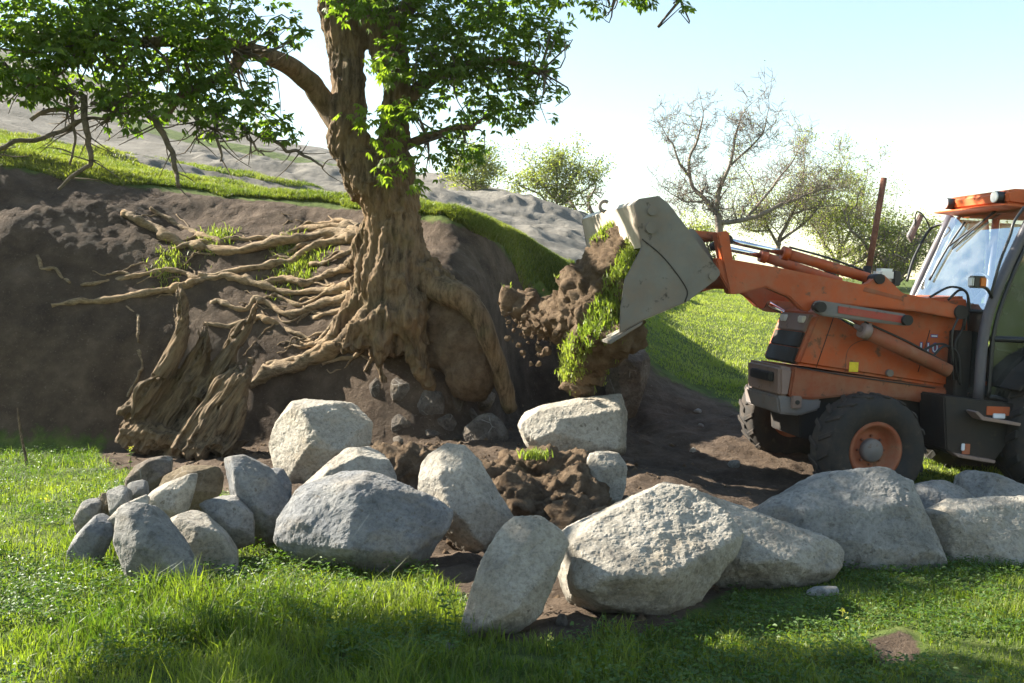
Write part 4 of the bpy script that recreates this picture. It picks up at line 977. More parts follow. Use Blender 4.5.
        # tread lugs, one object each, shared mesh for each side
        for side in (-1, 1):
            bm = bmesh.new(); vs = []
            for (t, y) in ((-.05, 0.0), (.05, 0.0), (.21, .93), (.10, .93)):
                for rr in (Rr * .94, Rr * (1.01 if y < .5 else .985)):
                    vs.append(bm.verts.new((rr * math.cos(t), side * h * (y * 1.0 + .02), rr * math.sin(t))))
            for q in ((1, 3, 5, 7), (0, 6, 4, 2), (0, 2, 3, 1), (2, 4, 5, 3), (4, 6, 7, 5), (6, 0, 1, 7)): bm.faces.new([vs[i] for i in q])
            bmesh.ops.recalc_face_normals(bm, faces=bm.faces)
            bmesh.ops.bevel(bm, geom=list(bm.edges), offset=.008, segments=1, affect='EDGES')
            me = bpy.data.meshes.new('tread_lug'); bm.to_mesh(me); bm.free(); me.materials.append(MATS['rubber'])
            for k in range(lugs):
                g = link('tread_lug', me, None, w); g.rotation_euler = (0, 2 * math.pi * (k + (.5 if side > 0 else 0)) / lugs, 0)
        return w
    wheel((0, .85, WR), WR, .36, .265, 18, math.radians(6), 0)
    wheel((0.06, -.85, WR + .13), WR, .36, .265, 18, math.radians(6), math.radians(-4))
    wheel((-2.15, .78, .74), .76, .46, .36, 20); wheel((-2.15, -.78, .74), .76, .46, .36, 20)
    bar('front_axle', [(0, -.75, WR + .12), (0, .75, WR)], .085, 'black_frame'); bar('rear_axle', [(-2.15, -.7, .74), (-2.15, .7, .74)], .13, 'black_frame')
    # ---- chassis and hood
    prism('chassis', [(.45, .55), (.5, .95), (-1.2, 1.05), (-3.1, 1.0), (-3.1, .5), (-1.2, .45)], -.36, .36, 'black_frame')
    hd = pp([(796, 365), (816, 314), (845, 303), (968, 296), (972, 392), (935, 386)], .43)
    hood = prism('hood', hd, -.43, .43, 'orange_paint', bev=.035, seg=3)
    ft, fb = np.array(hd[1]), np.array(hd[0])
    n2 = np.array([-(ft - fb)[1], (ft - fb)[0]]); n2 = -n2 / np.linalg.norm(n2)
    if n2[0] < 0: n2 = -n2
    gr = None
    for k, (t0, t1) in enumerate(((.02, .31), (.33, .62), (.64, .98))):
        a, b_ = fb + (ft - fb) * t0, fb + (ft - fb) * t1
        prism('grille_panel', [tuple(a - n2 * .02), tuple(a + n2 * .022), tuple(b_ + n2 * .022), tuple(b_ - n2 * .02)], -.33, .36, 'nose_grey' if k == 2 else 'black_frame', hood, .008)
    c = fb + (ft - fb) * .86 + n2 * .03
    for l in (-.2, .24): box('headlight', (c[0], l, c[1]), (.05, .12, .07), 'lamp_white', hood)
    lb = prism('side_frame', pp([(794, 367), (789, 397), (812, 400), (850, 396), (905, 400), (968, 410), (970, 391), (935, 386.5)], .45), -.45, .45, 'orange_dusty', bev=.02)
    ns = prism('nose', pp([(779, 366), (795, 368), (790, 397), (779, 397)], .42), -.42, .42, 'nose_grey', bev=.03, seg=3)
    prism('front_weight', pp([(777, 396), (822, 399), (820, 410), (800, 416), (779, 414)], .44), -.44, .44, 'grey_steel', bev=.02)
    f = pp([(777, 372), (777, 384)], .42)
    box('nose_recess', (f[0][0] + .0, .05, (f[0][1] + f[1][1]) / 2), (.06, .5, .09), 'black_plastic', ns)
    p = LP(796, 402, .455); tow = box('tow_eye', (p[0], .46, p[2]), (.10, .05, .12), 'nose_grey'); disc('eye_hole', (p[0], .49, p[2]), .022, .012, 'black_plastic', tow)
    # panel lines, cap, dirt streak, stickers on the hood
    for poly in ([(834, 316), (816, 368)], [(930, 330), (918, 372)]):
        a, b_ = LP(*poly[0], .432), LP(*poly[1], .432); bar('panel_gap', [a, b_], .004, 'black_plastic', hood, 6)
    bar('trim_strip', [LP(797, 367, .455), LP(850, 376, .455), LP(935, 388, .455)], .007, 'black_plastic', hood, 6)
    bar('panel_curve', [LP(845, 372, .431), LP(848, 350, .431), (LP(860, 341, .431)), LP(872, 341, .431)], .004, 'rust', hood, 6)
    p = LP(889, 373, .44); disc('filler_cap', (p[0], .445, p[2]), .035, .05, 'grey_steel', hood)
    p = LP(854, 367, .44); box('warning_sticker', (p[0], .434, p[2]), (.095, .006, .095), 'sticker_yellow', hood, .001)
    def text(body, px, py, size, mat, lat=.4345, parent=hood, grow_=0.0):
        p = LP(px, py, lat)
        for q, ch in enumerate(body):
            cu = bpy.data.curves.new('digit', 'FONT'); cu.body = ch; cu.size = size; cu.extrude = .001; cu.align_x = 'CENTER'; cu.align_y = 'CENTER'; cu.offset = grow_
            tmp = bpy.data.objects.new('tmp', cu); COL.objects.link(tmp); dg = bpy.context.evaluated_depsgraph_get(); dg.update()
            me = bpy.data.meshes.new_from_object(tmp.evaluated_get(dg)); bpy.data.objects.remove(tmp); me.materials.clear()
            o = link('digit' if not grow_ else 'digit_outline', me, MATS[mat], parent)
            o.location = (p[0] - (q - (len(body) - 1) / 2) * size * .6, lat, p[2]); o.rotation_euler = (math.pi / 2, 0, math.pi)
    text('110', 928, 348, .125, 'decal_white'); text('110', 928, 348, .125, 'decal_blue', .4325, hood, .008)
    p = LP(934, 336, .43); box('name_decal', (p[0], .4335, p[2]), (.075, .005, .03), 'decal_blue', hood, .001); box('decal_stripe', (p[0], .4355, p[2]), (.06, .006, .012), 'decal_white', hood, .001)
    # ---- loader arms
    AL = .56
    apoly = pp([(714, 258), (733, 260), (784, 269), (862, 285), (868, 282), (875, 275), (881, 274), (900, 293), (956, 305), (962, 311), (957, 319), (913, 311), (812, 302), (807, 312), (800, 310), (787, 297), (763, 287), (736, 294), (728, 293), (716, 272)], AL)
    arms = []
    for s in (1, -1):
        a = prism('loader_arm', apoly, s * AL - .055, s * AL + .055, 'orange_paint', bev=.012); arms.append(a)
        up = pp([(714, 233), (726, 231), (736, 294), (727, 294)], AL)
        prism('arm_upright', up, s * AL - .075, s * AL + .072, 'orange_paint', a)
        for (px, py, r) in ((957, 312, 7), (876, 279, 5), (708, 276, 6)):
            p = LP(px, py, AL); disc('pivot_pin', (p[0], s * AL, p[2]), r * .0098, .17, 'black_frame', a)
        prism('arm_rib', pp([(862, 287), (899, 297), (898, 300), (860, 291)], AL), s * AL + s * .055, s * AL + s * .06, 'orange_dusty', a, 0)
    p = LP(735, 282, AL); bar('cross_tube', [(p[0], -AL, p[2]), (p[0], AL, p[2])], .07, 'orange_dusty')
    p = LP(722, 236, AL); bar('upper_cross_tube', [(p[0], -AL, p[2]), (p[0], AL, p[2])], .04, 'orange_dusty')
    def strut(l, a, b, r, name, mat, parent=root): return bar(name, [LP(*a, l), LP(*b, l)], r, mat, parent, 16)
    # tilt cylinders
    for l, a, b, c in ((.34, (726, 240), (784, 253), (868, 278)), (-.34, (716, 246), (762, 256), (840, 282))):
        cy = strut(l, b, c, .052, 'tilt_cylinder', 'orange_paint'); strut(l, a, b, .027, 'chrome_rod', 'chrome', cy)
        d = LP(*b, l); e = LP(*c, l); u = (e - d) / np.linalg.norm(e - d)
        bar('gland', [d - u * .02, d + u * .05], .066, 'orange_paint', cy, 16); bar('rod_eye', [LP(*a, l) + np.array([0, -.06, 0]), LP(*a, l) + np.array([0, .06, 0])], .05, 'black_frame', cy)
        bar('hose', [d + np.array([-.05, 0, .06]), (d + e) / 2 + np.array([0, .03, .075]), e + np.array([.05, 0, .07])], .011, 'black_plastic', cy, 6)
    # lift cylinders, links
    for s in (1, -1):
        l = .66; A_, B_, C_ = LP(823, 307, l), LP(864, 331, l), LP(950, 371, l)
        for v in (A_, B_, C_): v[1] = s * (l if v is not C_ else l - .03)
        cy = bar('lift_cylinder', [B_, C_], .066, 'orange_dusty', sides=18); bar('chrome_rod', [A_, B_], .030, 'chrome', cy, 14)
        u = (C_ - B_) / np.linalg.norm(C_ - B_); bar('gland', [B_ - u * .03, B_ + u * .05], .075, 'nose_grey', cy, 16)
        bar('pressure_pipe', [B_ + np.array([0, s * .0, .085]), (B_ + C_) / 2 + np.array([0, s * .01, .09]), C_ + np.array([.05, 0, .085])], .012, 'black_frame', cy, 6)
        bar('port', [B_ + u * .06, B_ + u * .06 + np.array([0, 0, .10])], .022, 'nose_grey', cy, 8)
        lk = prism('safety_link', pp([(813, 303), (818, 300), (905, 314), (910, 320), (905, 326), (822, 316), (814, 312)], .70), s * .70 - .025, s * .70 + .025, 'grey_steel')
        prism('red_plate', pp([(838, 306), (903, 316), (902, 323), (838, 313)], .728), s * .728, s * .734, 'red_paint', lk, 0)
        for q in ((818, 307), (904, 320)): p = LP(*q, .70); disc('link_pin', (p[0], s * .72, p[2]), .05, .12, 'black_frame', lk)
    # ---- bucket
    BL = 1.08
    side = pp([(633, 204), (638, 199), (658, 196), (668, 204), (719, 271), (719, 275), (715, 280), (687, 301), (642, 320), (619, 333), (620, 308), (624, 280), (641, 248)], BL)
    shell = pp([(612, 339), (642, 321), (687, 302), (716, 280), (719, 275), (719, 271), (668, 204.5), (658, 196.5), (638, 199.5), (633, 204.5), (641, 248)], BL)
    sh = np.array(shell); T = np.gradient(sh, axis=0); Nn = np.stack([T[:, 1], -T[:, 0]], 1); Nn /= np.linalg.norm(Nn, axis=1)[:, None]
    cen = sh[2:9].mean(0); inn = np.where(((cen - sh) * Nn).sum(1)[:, None] > 0, Nn, -Nn); inner = sh + inn * .022
    V = []; Fc = []; n = len(sh)
    for l in (-BL + .01, BL - .01):
        V += [(a, l, z) for a, z in sh] + [(a, l, z) for a, z in inner]
    for i in range(n - 1):
        Fc += [(i, i + 1, 2 * n + i + 1, 2 * n + i), (n + i + 1, n + i, 3 * n + i, 3 * n + i + 1), (i + 1, i, n + i, n + i + 1), (2 * n + i, 2 * n + i + 1, 3 * n + i + 1, 3 * n + i)]
    Fc += [(0, 2 * n, 3 * n, n), (n - 1, 2 * n - 1, 4 * n - 1, 3 * n - 1)]
    bk = link('bucket', mesh('bucket', V, Fc), MATS['bucket_worn'], root)
    for s in (1, -1):
        sp = prism('side_plate', side, s * BL, s * (BL + .03), 'bucket_steel', bk, .006)
        for (px, py, r) in ((651, 211, .042), (650, 228, .05), (711, 276, .035)):
            p = LP(px, py, BL); disc('plate_bolt', (p[0], s * (BL + .035), p[2]), r, .03, 'bucket_steel', sp)
        a = [LP(x, y, BL + .03) for x, y in ((642, 239), (664, 258), (686, 288), (685, 302))]
        for v in a: v[1] = s * (BL + .033)
        bar('clam_seam', a, .006, 'black_frame', sp, 6)
        prism('side_blade', pp([(608, 341), (619, 334), (642, 321), (640, 325), (622, 336), (609, 344)], BL), s * BL, s * (BL + .045), 'bucket_steel', bk, .004)
    e = pp([(608, 341), (624, 332), (626, 335), (609, 344)], BL); prism('cutting_edge', e, -BL, BL, 'bucket_steel', bk, .004)
    p = LP(634, 205, BL); hk = [(p[0] + .05 * math.cos(t), -.05, p[2] + .07 + .05 * math.sin(t)) for t in np.linspace(-2.0, 2.2, 9)]
    bar('lifting_hook', hk, .018, 'bucket_steel', bk, 8)
    # linkage between bucket and arms
    for l in (.34, -.34):
        prism('bucket_link', pp([(688, 230), (722, 233), (722, 240), (688, 238)], .34), l - .04, l + .04, 'orange_paint')
        prism('bucket_lug', pp([(690, 228), (700, 240), (712, 262), (718, 272), (708, 276), (684, 232)], .34), l - .09, l - .05, 'bucket_steel', bk)
        prism('bucket_lug', pp([(690, 228), (700, 240), (712, 262), (718, 272), (708, 276), (684, 232)], .34), l + .05, l + .09, 'bucket_steel', bk)
    # ---- exhaust, air cleaner
    ex = bar('exhaust_stack', [LP(866, 285, .15), LP(884, 178, .15)], .030, 'rust', sides=14)
    bar('stack_base', [LP(865, 296, .15), LP(867.5, 266, .15)], .04, 'black_frame', ex)
    p = LP(884, 275, .1); ac = box('air_cleaner', tuple(p), (.18, .16, .13), 'lamp_white', bev=.03); box('cleaner_cap', (p[0] - .1, p[1], p[2] - .03), (.08, .18, .15), 'black_plastic', ac)
    # ---- cab
    CL = .72
    A0, A1, A2 = LP(978, 400, CL), LP(989, 312, CL), LP(1036, 207, CL)
    top = A2[2] + .02; z0 = A0[2] - .02; rear = A0[0] - 1.55
    cab = prism('cab_floor', [(A0[0] + .02, z0 - .12), (A0[0] + .02, z0 + .05), (rear, z0 + .05), (rear, z0 - .12)], -CL, CL, 'black_frame')
    for s in (1, -1):
        pts = [np.array([a[0], s * CL, a[2]]) for a in (A0, A1, A2)]
        bar('front_pillar', pts, .05, 'pillar', cab, 12)
        bar('rear_pillar', [(rear, s * CL, z0), (rear - .03, s * CL, top)], .05, 'pillar', cab)
        bar('middle_pillar', [(A0[0] - .95, s * CL, z0), (A0[0] - 1.0, s * CL, top)], .04, 'pillar', cab)
        q = np.array(pts)
        fr = [(A0[0] - .09, z0 + .06), (A1[0] - .09, A1[2]), (A2[0] - .09, top - .05), (A0[0] - .90, top - .05), (A0[0] - .88, z0 + .06)]
        d = bar('door_frame', [(a, s * (CL + .02), z) for a, z in fr + fr[:1]], .022, 'black_plastic', cab, 8, n=61)
        gl = [(a, s * CL, z) for a, z in fr]; link('door_glass', mesh('door_glass', gl, [tuple(range(len(gl)))]), MATS['glass_green'], d)
        box('door_handle', (A0[0] - .8, s * (CL + .05), z0 + .55), (.12, .03, .04), 'black_plastic', d)
        bar('door_rail', [(A0[0] - .10, s * (CL + .02), z0 + .62), (A0[0] - .88, s * (CL + .02), z0 + .62)], .03, 'black_plastic', d, 8)
        rg = [(A0[0] - 1.02, s * CL, z0 + .6), (rear + .06, s * CL, z0 + .6), (rear + .04, s * CL, top - .06), (A0[0] - 1.05, s * CL, top - .06)]
        link('side_glass', mesh('side_glass', rg, [(0, 1, 2, 3)]), MATS['glass_green'], cab)
        box('side_panel', (rear + .27, s * (CL - .01), z0 + .3), (.5, .03, .55), 'black_frame', cab)
    # windscreen: bent pane from roof to hood, lower panes beside the hood
    ws = [(A1[0] + .03, -CL + .03, A1[2] + .02), (A1[0] + .03, CL - .03, A1[2] + .02), (A2[0] + .03, CL - .03, top - .04), (A2[0] + .03, -CL + .03, top - .04)]
    w = link('windscreen', mesh('windscreen', ws, [(0, 1, 2, 3)]), MATS['glass'], cab)
    for s in (1, -1):
        lg = [(A0[0] + .02, s * .44, z0 + .08), (A0[0] + .02, s * (CL - .04), z0 + .08), (A1[0] + .02, s * (CL - .04), A1[2] - .01), (A1[0] + .02, s * .44, A1[2] - .01)]
        link('lower_pane', mesh('lower_pane', lg, [(0, 1, 2, 3)]), MATS['glass_green'], cab)
    bar('screen_rail', [(A1[0] + .02, -CL, A1[2]), (A1[0] + .02, CL, A1[2])], .02, 'black_plastic', cab, 8)
    rgl = [(rear, -CL, z0 + .5), (rear, CL, z0 + .5), (rear - .03, CL, top - .05), (rear - .03, -CL, top - .05)]
    link('rear_glass', mesh('rear_glass', rgl, [(0, 1, 2, 3)]), MATS['glass'], cab)
    # dashboard, wheel, seat
    box('dashboard', (A0[0] - .18, 0, z0 + .55), (.3, .5, .9), 'black_plastic', cab, .04)
    ring = [(A0[0] - .45 + .06 * math.cos(t), .2 * math.sin(t), z0 + 1.08 + .19 * math.cos(t)) for t in np.linspace(0, 2 * math.pi, 17)]
    sw = bar('steering_wheel', ring, .016, 'black_plastic', cab, 8, n=49); bar('column', [(A0[0] - .2, 0, z0 + .8), (A0[0] - .45, 0, z0 + 1.08)], .03, 'black_plastic', sw)
    st = box('seat', (A0[0] - .98, 0, z0 + .55), (.5, .5, .16), 'seat_cloth', cab, .05); box('seat_back', (A0[0] - 1.22, 0, z0 + .95), (.14, .48, .7), 'seat_cloth', st, .05)
    # roof with visor and work lamps
    zr = LP(1006, 188, .5)[2]; fx = LP(1007, 197, .5)[0]; rm = A2[0] - .12
    roof = prism('roof', [(rm, zr - .20), (rm, zr - .03), (rm - .08, zr + .01), (rear - .15, zr - .02), (rear - .2, zr - .18)], -CL - .06, CL + .06, 'roof_paint', bev=.03, seg=3)
    prism('roof_front', [(fx, zr - .15), (fx + .01, zr - .03), (fx - .06, zr), (rm - .02, zr + .003), (rm - .02, zr - .17)], -.52, .52, 'roof_paint', roof, bev=.025, seg=3)
    prism('visor', [(fx + .10, zr - .165), (fx + .10, zr - .18), (rm, zr - .20), (rm, zr - .17)], -.62, .62, 'roof_paint', roof, .004)
    for l in (-.44, .42):
        lp = bar('work_lamp', [(fx - .02, l, zr - .085), (fx + .075, l, zr - .085)], .06, 'black_plastic', roof, 16); bar('lamp_lens', [(fx + .07, l, zr - .085), (fx + .09, l, zr - .085)], .055, 'lamp_white', lp, 16)
    # wipers on the screen
    wv = np.array(ws)
    def wsp(u, v): return (1 - v) * ((1 - u) * wv[0] + u * wv[1]) + v * ((1 - u) * wv[3] + u * wv[2]) + np.array([.025, 0, .01])
    bar('wiper_arm', [wsp(.62, 1.0), wsp(.45, .86), wsp(.22, .66)], .011, 'black_plastic', w, 6); bar('wiper_blade', [wsp(.28, .92), wsp(.20, .62), wsp(.16, .28)], .013, 'black_plastic', w, 6)
    bar('wiper_arm', [wsp(.60, 1.0), wsp(.42, .80), wsp(.28, .62)], .009, 'black_plastic', w, 6)
    # mirror on the far side
    m0, m1, m2, m3 = LP(907, 281, -CL - .05), LP(914, 258, -CL - .18), LP(928, 232, -CL - .25), LP(945, 224, -CL)
    ma = bar('mirror_arm', [m0, m1, m2, (m2 + m3) / 2 + np.array([0, 0, .03]), m3], .016, 'black_plastic', sides=8)
    mh = prism('mirror', pp([(907, 236), (911, 243), (923, 217), (919, 213)], -CL - .3), -CL - .33, -CL - .28, 'grey_steel', ma, .008)
    prism('mirror_face', pp([(909, 236), (911, 240), (921, 218), (918.5, 216)], -CL - .3), -CL - .278, -CL - .272, 'nose_grey', mh, 0)
    lp = [LP(x, y, -CL - .28) for x, y in ((915, 227), (916, 213), (922, 214), (929, 226), (927, 234))]; bar('mirror_loop', lp, .009, 'black_plastic', ma, 6)
    # indicator lamp on a bracket at the near pillar
    p = LP(977, 282, CL + .12); il = box('indicator_lamp', tuple(p), (.13, .1, .115), 'black_plastic', bev=.012)
    box('amber_lens', (p[0] - .03, p[1] + .045, p[2]), (.07, .03, .095), 'lamp_amber', il); box('clear_lens', (p[0] + .06, p[1], p[2]), (.03, .08, .095), 'lamp_white', il)
    bar('lamp_bracket', [p + np.array([0, 0, -.03]), p + np.array([-.12, -.02, -.06]), LP(993, 300, CL)], .016, 'black_plastic', il, 6)
    bar('grab_rail', [LP(990, 298, CL + .05), LP(1000, 262, CL + .07), LP(1010, 236, CL + .07), LP(1014, 222, CL + .06), LP(1024, 207, CL)], .014, 'black_plastic', cab, 8)
    # hoses at the arm pivot
    for k, pts in enumerate(([(920, 352), (938, 344), (950, 350), (953, 380)], [(932, 357), (945, 346), (958, 355), (960, 385)], [(958, 318), (952, 335), (953, 365)], [(965, 312), (962, 330), (955, 345), (957, 380)], [(948, 300), (960, 290), (968, 297), (964, 330)], [(930, 297), (950, 287), (966, 292), (970, 310)])):
        bar('hydraulic_hose', [LP(x, y, .58 + .03 * (k % 3)) for x, y in pts], .012, 'black_plastic', sides=6)
    # step box under the cab
    sb = prism('step_box', pp([(944, 396), (1016, 404), (1010, 440), (994, 463), (955, 456), (946, 450)], .86), .40, .86, 'black_frame', bev=.015)
    prism('step_tread', pp([(974, 412), (981, 420), (1019, 426), (1020, 423), (984, 417), (977, 411)], 1.0), .86, 1.02, 'nose_grey', sb, .004)
    prism('step_tread', pp([(951, 452), (957, 457), (993, 463), (994, 460), (958, 454)], .95), .862, .98, 'nose_grey', sb, .004)
    p = LP(998, 411, .865); box('orange_patch', tuple(p), (.24, .01, .085), 'orange_paint', sb, .003); q = LP(999, 416, .875); box('white_patch', tuple(q), (.13, .012, .05), 'decal_white', sb, .02)  # plain orange and white patches set on the step box
    p = LP(966, 449, .865); box('orange_patch', tuple(p), (.08, .01, .1), 'orange_paint', sb, .003); p = LP(963, 447, .875); box('white_patch', tuple(p), (.04, .012, .07), 'decal_white', sb, .012)
    box('pivot_post', (LP(955, 350, .5)[0] - .05, 0, LP(955, 350, .5)[2] - .18), (.16, 1.15, .75), 'black_frame')
    # rear fenders and digging arm behind the cab
    for s in (1, -1):
        arc = [(-2.15 + .84 * math.cos(t), .74 + .84 * math.sin(t)) for t in np.linspace(.5, 2.6, 10)]; arc2 = [(-2.15 + .87 * math.cos(t), .74 + .87 * math.sin(t)) for t in np.linspace(2.6, .5, 10)]
        prism('fender', arc + arc2, s * .62 if s > 0 else -1.02, s * 1.02 if s > 0 else -.62, 'black_frame', bev=.006)
    box('rear_frame', (-3.2, 0, .85), (.22, 1.9, .7), 'orange_dusty', bev=.02)
    bm_ = prism('digger_boom', [(-3.25, .9), (-3.5, .95), (-4.0, 2.2), (-3.8, 3.0), (-3.6, 3.0), (-3.65, 2.3)], -.13, .13, 'orange_paint', bev=.03)
    prism('digger_stick', [(-3.62, 3.05), (-3.9, 3.1), (-4.3, 1.2), (-4.15, 1.15)], -.1, .1, 'orange_paint', bev=.03)
    prism('digger_bucket', [(-4.1, 1.3), (-4.4, 1.2), (-4.6, .8), (-4.4, .5), (-4.1, .55), (-4.3, .85)], -.3, .3, 'bucket_steel', bev=.02)
    return root
loader()

# ------------------------------------------------------------------ soil and turf sliding out of the bucket
def soil_load():
    b = [(at(632, 250, 9.9), .28, (1, 2.4, 1)), (at(626, 268, 9.7), .32, (1, 2.2, 1)), (at(612, 283, 9.8), .36, (1, 2, .9)), (at(596, 298, 9.9), .36, (1, 1.8, .9)), (at(578, 312, 10.0), .32, (1.1, 1.7, .8)),
         (at(558, 322, 10.2), .24, (1.2, 1.4, .7)), (at(542, 316, 10.4), .15, (1, 1.3, .9)), (at(528, 304, 10.5), .12, (1, 1.3, 1)), (at(517, 300, 10.5), .07, (1.2, 1, 1)), (at(606, 318, 9.6), .30, (1, 1.7, 1)), (at(614, 332, 9.3), .18, (1, 1.6, 1)), (at(594, 338, 9.8), .24, (1, 1.5, 1.1)), (at(582, 356, 10.0), .20, (1, 1.3, 1.2)), (at(578, 376, 10.1), .15, (1, 1.2, 1.2))]
    o = blob('soil_load', b, .03, .095, 'soil', 31, 'brown soil with a strip of turf sliding out of the loader bucket', 'soil')
    rg = np.random.default_rng(19); cr = []
    for _ in range(140):
        t = rg.random(); c = at(590 - 75 * t + rg.normal(0, 14), 345 - 25 * t + rg.normal(0, 16), 10.1 + rg.normal(0, .2)); cr.append(sphere(c - np.array(o.location), .012 + .03 * rg.random() ** 3, 5, 4, tuple(rg.uniform(.6, 1.3, 3))))
    V, Fc = join(cr); V = V + rg.normal(0, .006, V.shape); q = link('falling_crumbs', mesh('falling_crumbs', V, Fc), MATS['soil'], o); q['kind'] = 'stuff'
    me = o.data; V = get_vf(me) + np.array(o.location); N = normals(me); px, py = project(V)
    line = catmull(np.array([(636, 254), (622, 278), (607, 306), (592, 332), (577, 352), (572, 372)], float), 60)
    d = np.sqrt((px[:, None] - line[:, 0]) ** 2 + (py[:, None] - line[:, 1]) ** 2).min(1)
    front = N[:, 1] < 0.35
    i = np.nonzero((d < 11) & front)[0]; rng = np.random.default_rng(9); k = rng.choice(i, 9000); P = V[k] + rng.normal(0, .025, (9000, 3))
    blades('turf', P - np.array(o.location), rng.uniform(.035, .085, 9000), .012, 1.0, 'field_blade', rng, None, parent=o)
    j = np.nonzero(front & (d > 11) & (px < 625) & (vnoise(V * 3, 5) > .35))[0]; k = rng.choice(j, 1500)
    blades('turf_scraps', V[k] - np.array(o.location), rng.uniform(.03, .08, 1500), .010, 1.0, 'field_blade', rng, None, parent=o)
soil_load()

# ------------------------------------------------------------------ trees behind
def grow(rng, p, d, ln, r, lev, T, tips, spread=.55, up=.12, nkids=3):
    n = 5; P = [p]; q = p.copy(); dd = d.copy()
    for _ in range(n - 1):
        dd = unit(dd + rng.normal(0, .17, 3) + np.array([0, 0, up * .3])); q = q + dd * ln / (n - 1); P.append(q)
    T.append((lev, np.array(P), np.linspace(r, r * .62, n)))
    if lev == 0: tips.append((q, dd)); return
    for k in range(nkids if lev > 1 else nkids + 1):
        j = n - 1 if k == 0 else rng.integers(1, n)
        nd = unit(P[j] - P[j - 1] + rng.normal(0, spread, 3) + np.array([0, 0, up]))
        grow(rng, P[j].copy(), nd, ln * rng.uniform(.6, .86), r * (.62 if k == 0 else .5), lev - 1, T, tips, spread, up, nkids)
def far_tree(name, label, px, py_base, depth, hgt, seed, levels=5, leaf=0, leafsz=.08, spread=.55, stems=1, mat='far_leaf', lean=(0, 0), group='trees beyond the pasture', cat='tree', trunk=None, r0=None, up=.12, kids=3):
    rng = np.random.default_rng(seed); x = (px - 512) / F * depth; z = H(x, depth) if py_base is None else at(px, py_base, depth)[2]
    z = min(z, H(x, depth)); root = empty(name, (x, depth, z - .1)); tag(root, label, cat, group)
    T = []; tips = []
    for s in range(stems):
        d = unit(np.array([lean[0] + rng.normal(0, .25 if stems > 1 else .03), lean[1], 1.0]))
        grow(rng, np.array([rng.normal(0, .25) if stems > 1 else 0, rng.normal(0, .2) if stems > 1 else 0, 0.0]), d, trunk or hgt * .3, (r0 or hgt * .028), levels, T, tips, spread, up, kids)
    zmax = max(p[-1][2] for _, p, _ in T); k = hgt / zmax
    big = [tube(p * k, r * k, 6) for l, p, r in T if l >= levels - 1]; fine = [tube(p * k, np.maximum(r * k, .006), 3 if l < 2 else 4) for l, p, r in T if l < levels - 1]
    V, Fc = join(big); link('trunk', mesh('trunk', V, Fc, True), MATS['far_bark'], root)
    V, Fc = join(fine); o = link('branches', mesh('branches', V, Fc, True), MATS['far_bark'], root); o['kind'] = 'stuff'
    if leaf:
        tp = np.array([t[0] for t in tips]) * k; i = rng.integers(0, len(tp), leaf); C = tp[i] + rng.normal(0, .22, (leaf, 3)) * hgt / 6
        A = unit(rng.normal(0, 1, (leaf, 3))); N = unit(rng.normal(0, 1, (leaf, 3)) + np.array([0, 0, .5]))
        o = leaflets('crown', C, A, N, leafsz * rng.uniform(.6, 1.4, leaf), leafsz * .6, rng, mat, None, root); o['kind'] = 'stuff'
    return root
def limb_tree(name, label, depth, limbs, seed, twl, lev, leaf, leafsz, group='trees beyond the pasture', cat='tree'):
    """limbs traced as (px, py, radius px) at the tree's own distance, twigs grown from them"""
    rng = np.random.default_rng(seed); x = (limbs[0][0][0] - 512) / F * depth; org = np.array([x, depth, H(x, depth) - .1])
    root = empty(name, tuple(org)); tag(root, label, cat, group); big = []; T = []; tips = []; k = depth / F
    for li, pts in enumerate(limbs):
        off = 0 if li == 0 else rng.uniform(-.5, .5)
        P = np.array([at(p[0], p[1], depth + off * min(1, q / 2)) for q, p in enumerate(pts)]) - org
        if li == 0: P[0] = 0
        n = (len(pts) - 1) * 5 + 1; Q = wobble(catmull(P, n), .07, seed + li); R = np.interp(np.linspace(0, 1, n), np.linspace(0, 1, len(pts)), [p[2] * k * .75 for p in pts])
        big.append(tube(Q, R, 6))
        if li == 0: continue
        for q in range(3 + 2 * len(pts)):
            j = rng.integers(1, n); d = unit(Q[j] - Q[j - 1] + rng.normal(0, .7, 3) + np.array([0, 0, .35]))
            grow(rng, Q[j].copy(), d, twl * rng.uniform(.6, 1.2), max(R[j] * .5, .013), lev, T, tips, .45, .15, 3)
        grow(rng, Q[-1].copy(), unit(Q[-1] - Q[-2]), twl, R[-1], lev, T, tips, .4, .15, 3)
    V, Fc = join(big); link('trunk', mesh('trunk', V, Fc, True), MATS['far_bark'], root)
    V, Fc = join([tube(p, np.maximum(r * .8, .0065), 3) for l, p, r in T]); o = link('branches', mesh('branches', V, Fc, True), MATS['far_bark'], root); o['kind'] = 'stuff'
    tp = np.array([t[0] for t in tips]); i = rng.integers(0, len(tp), leaf); C = tp[i] + rng.normal(0, .14, (leaf, 3))
    o = leaflets('crown', C, unit(rng.normal(0, 1, (leaf, 3))), unit(rng.normal(0, 1, (leaf, 3))), leafsz * rng.uniform(.6, 1.4, leaf), leafsz * .6, rng, 'far_leaf', None, root); o['kind'] = 'stuff'
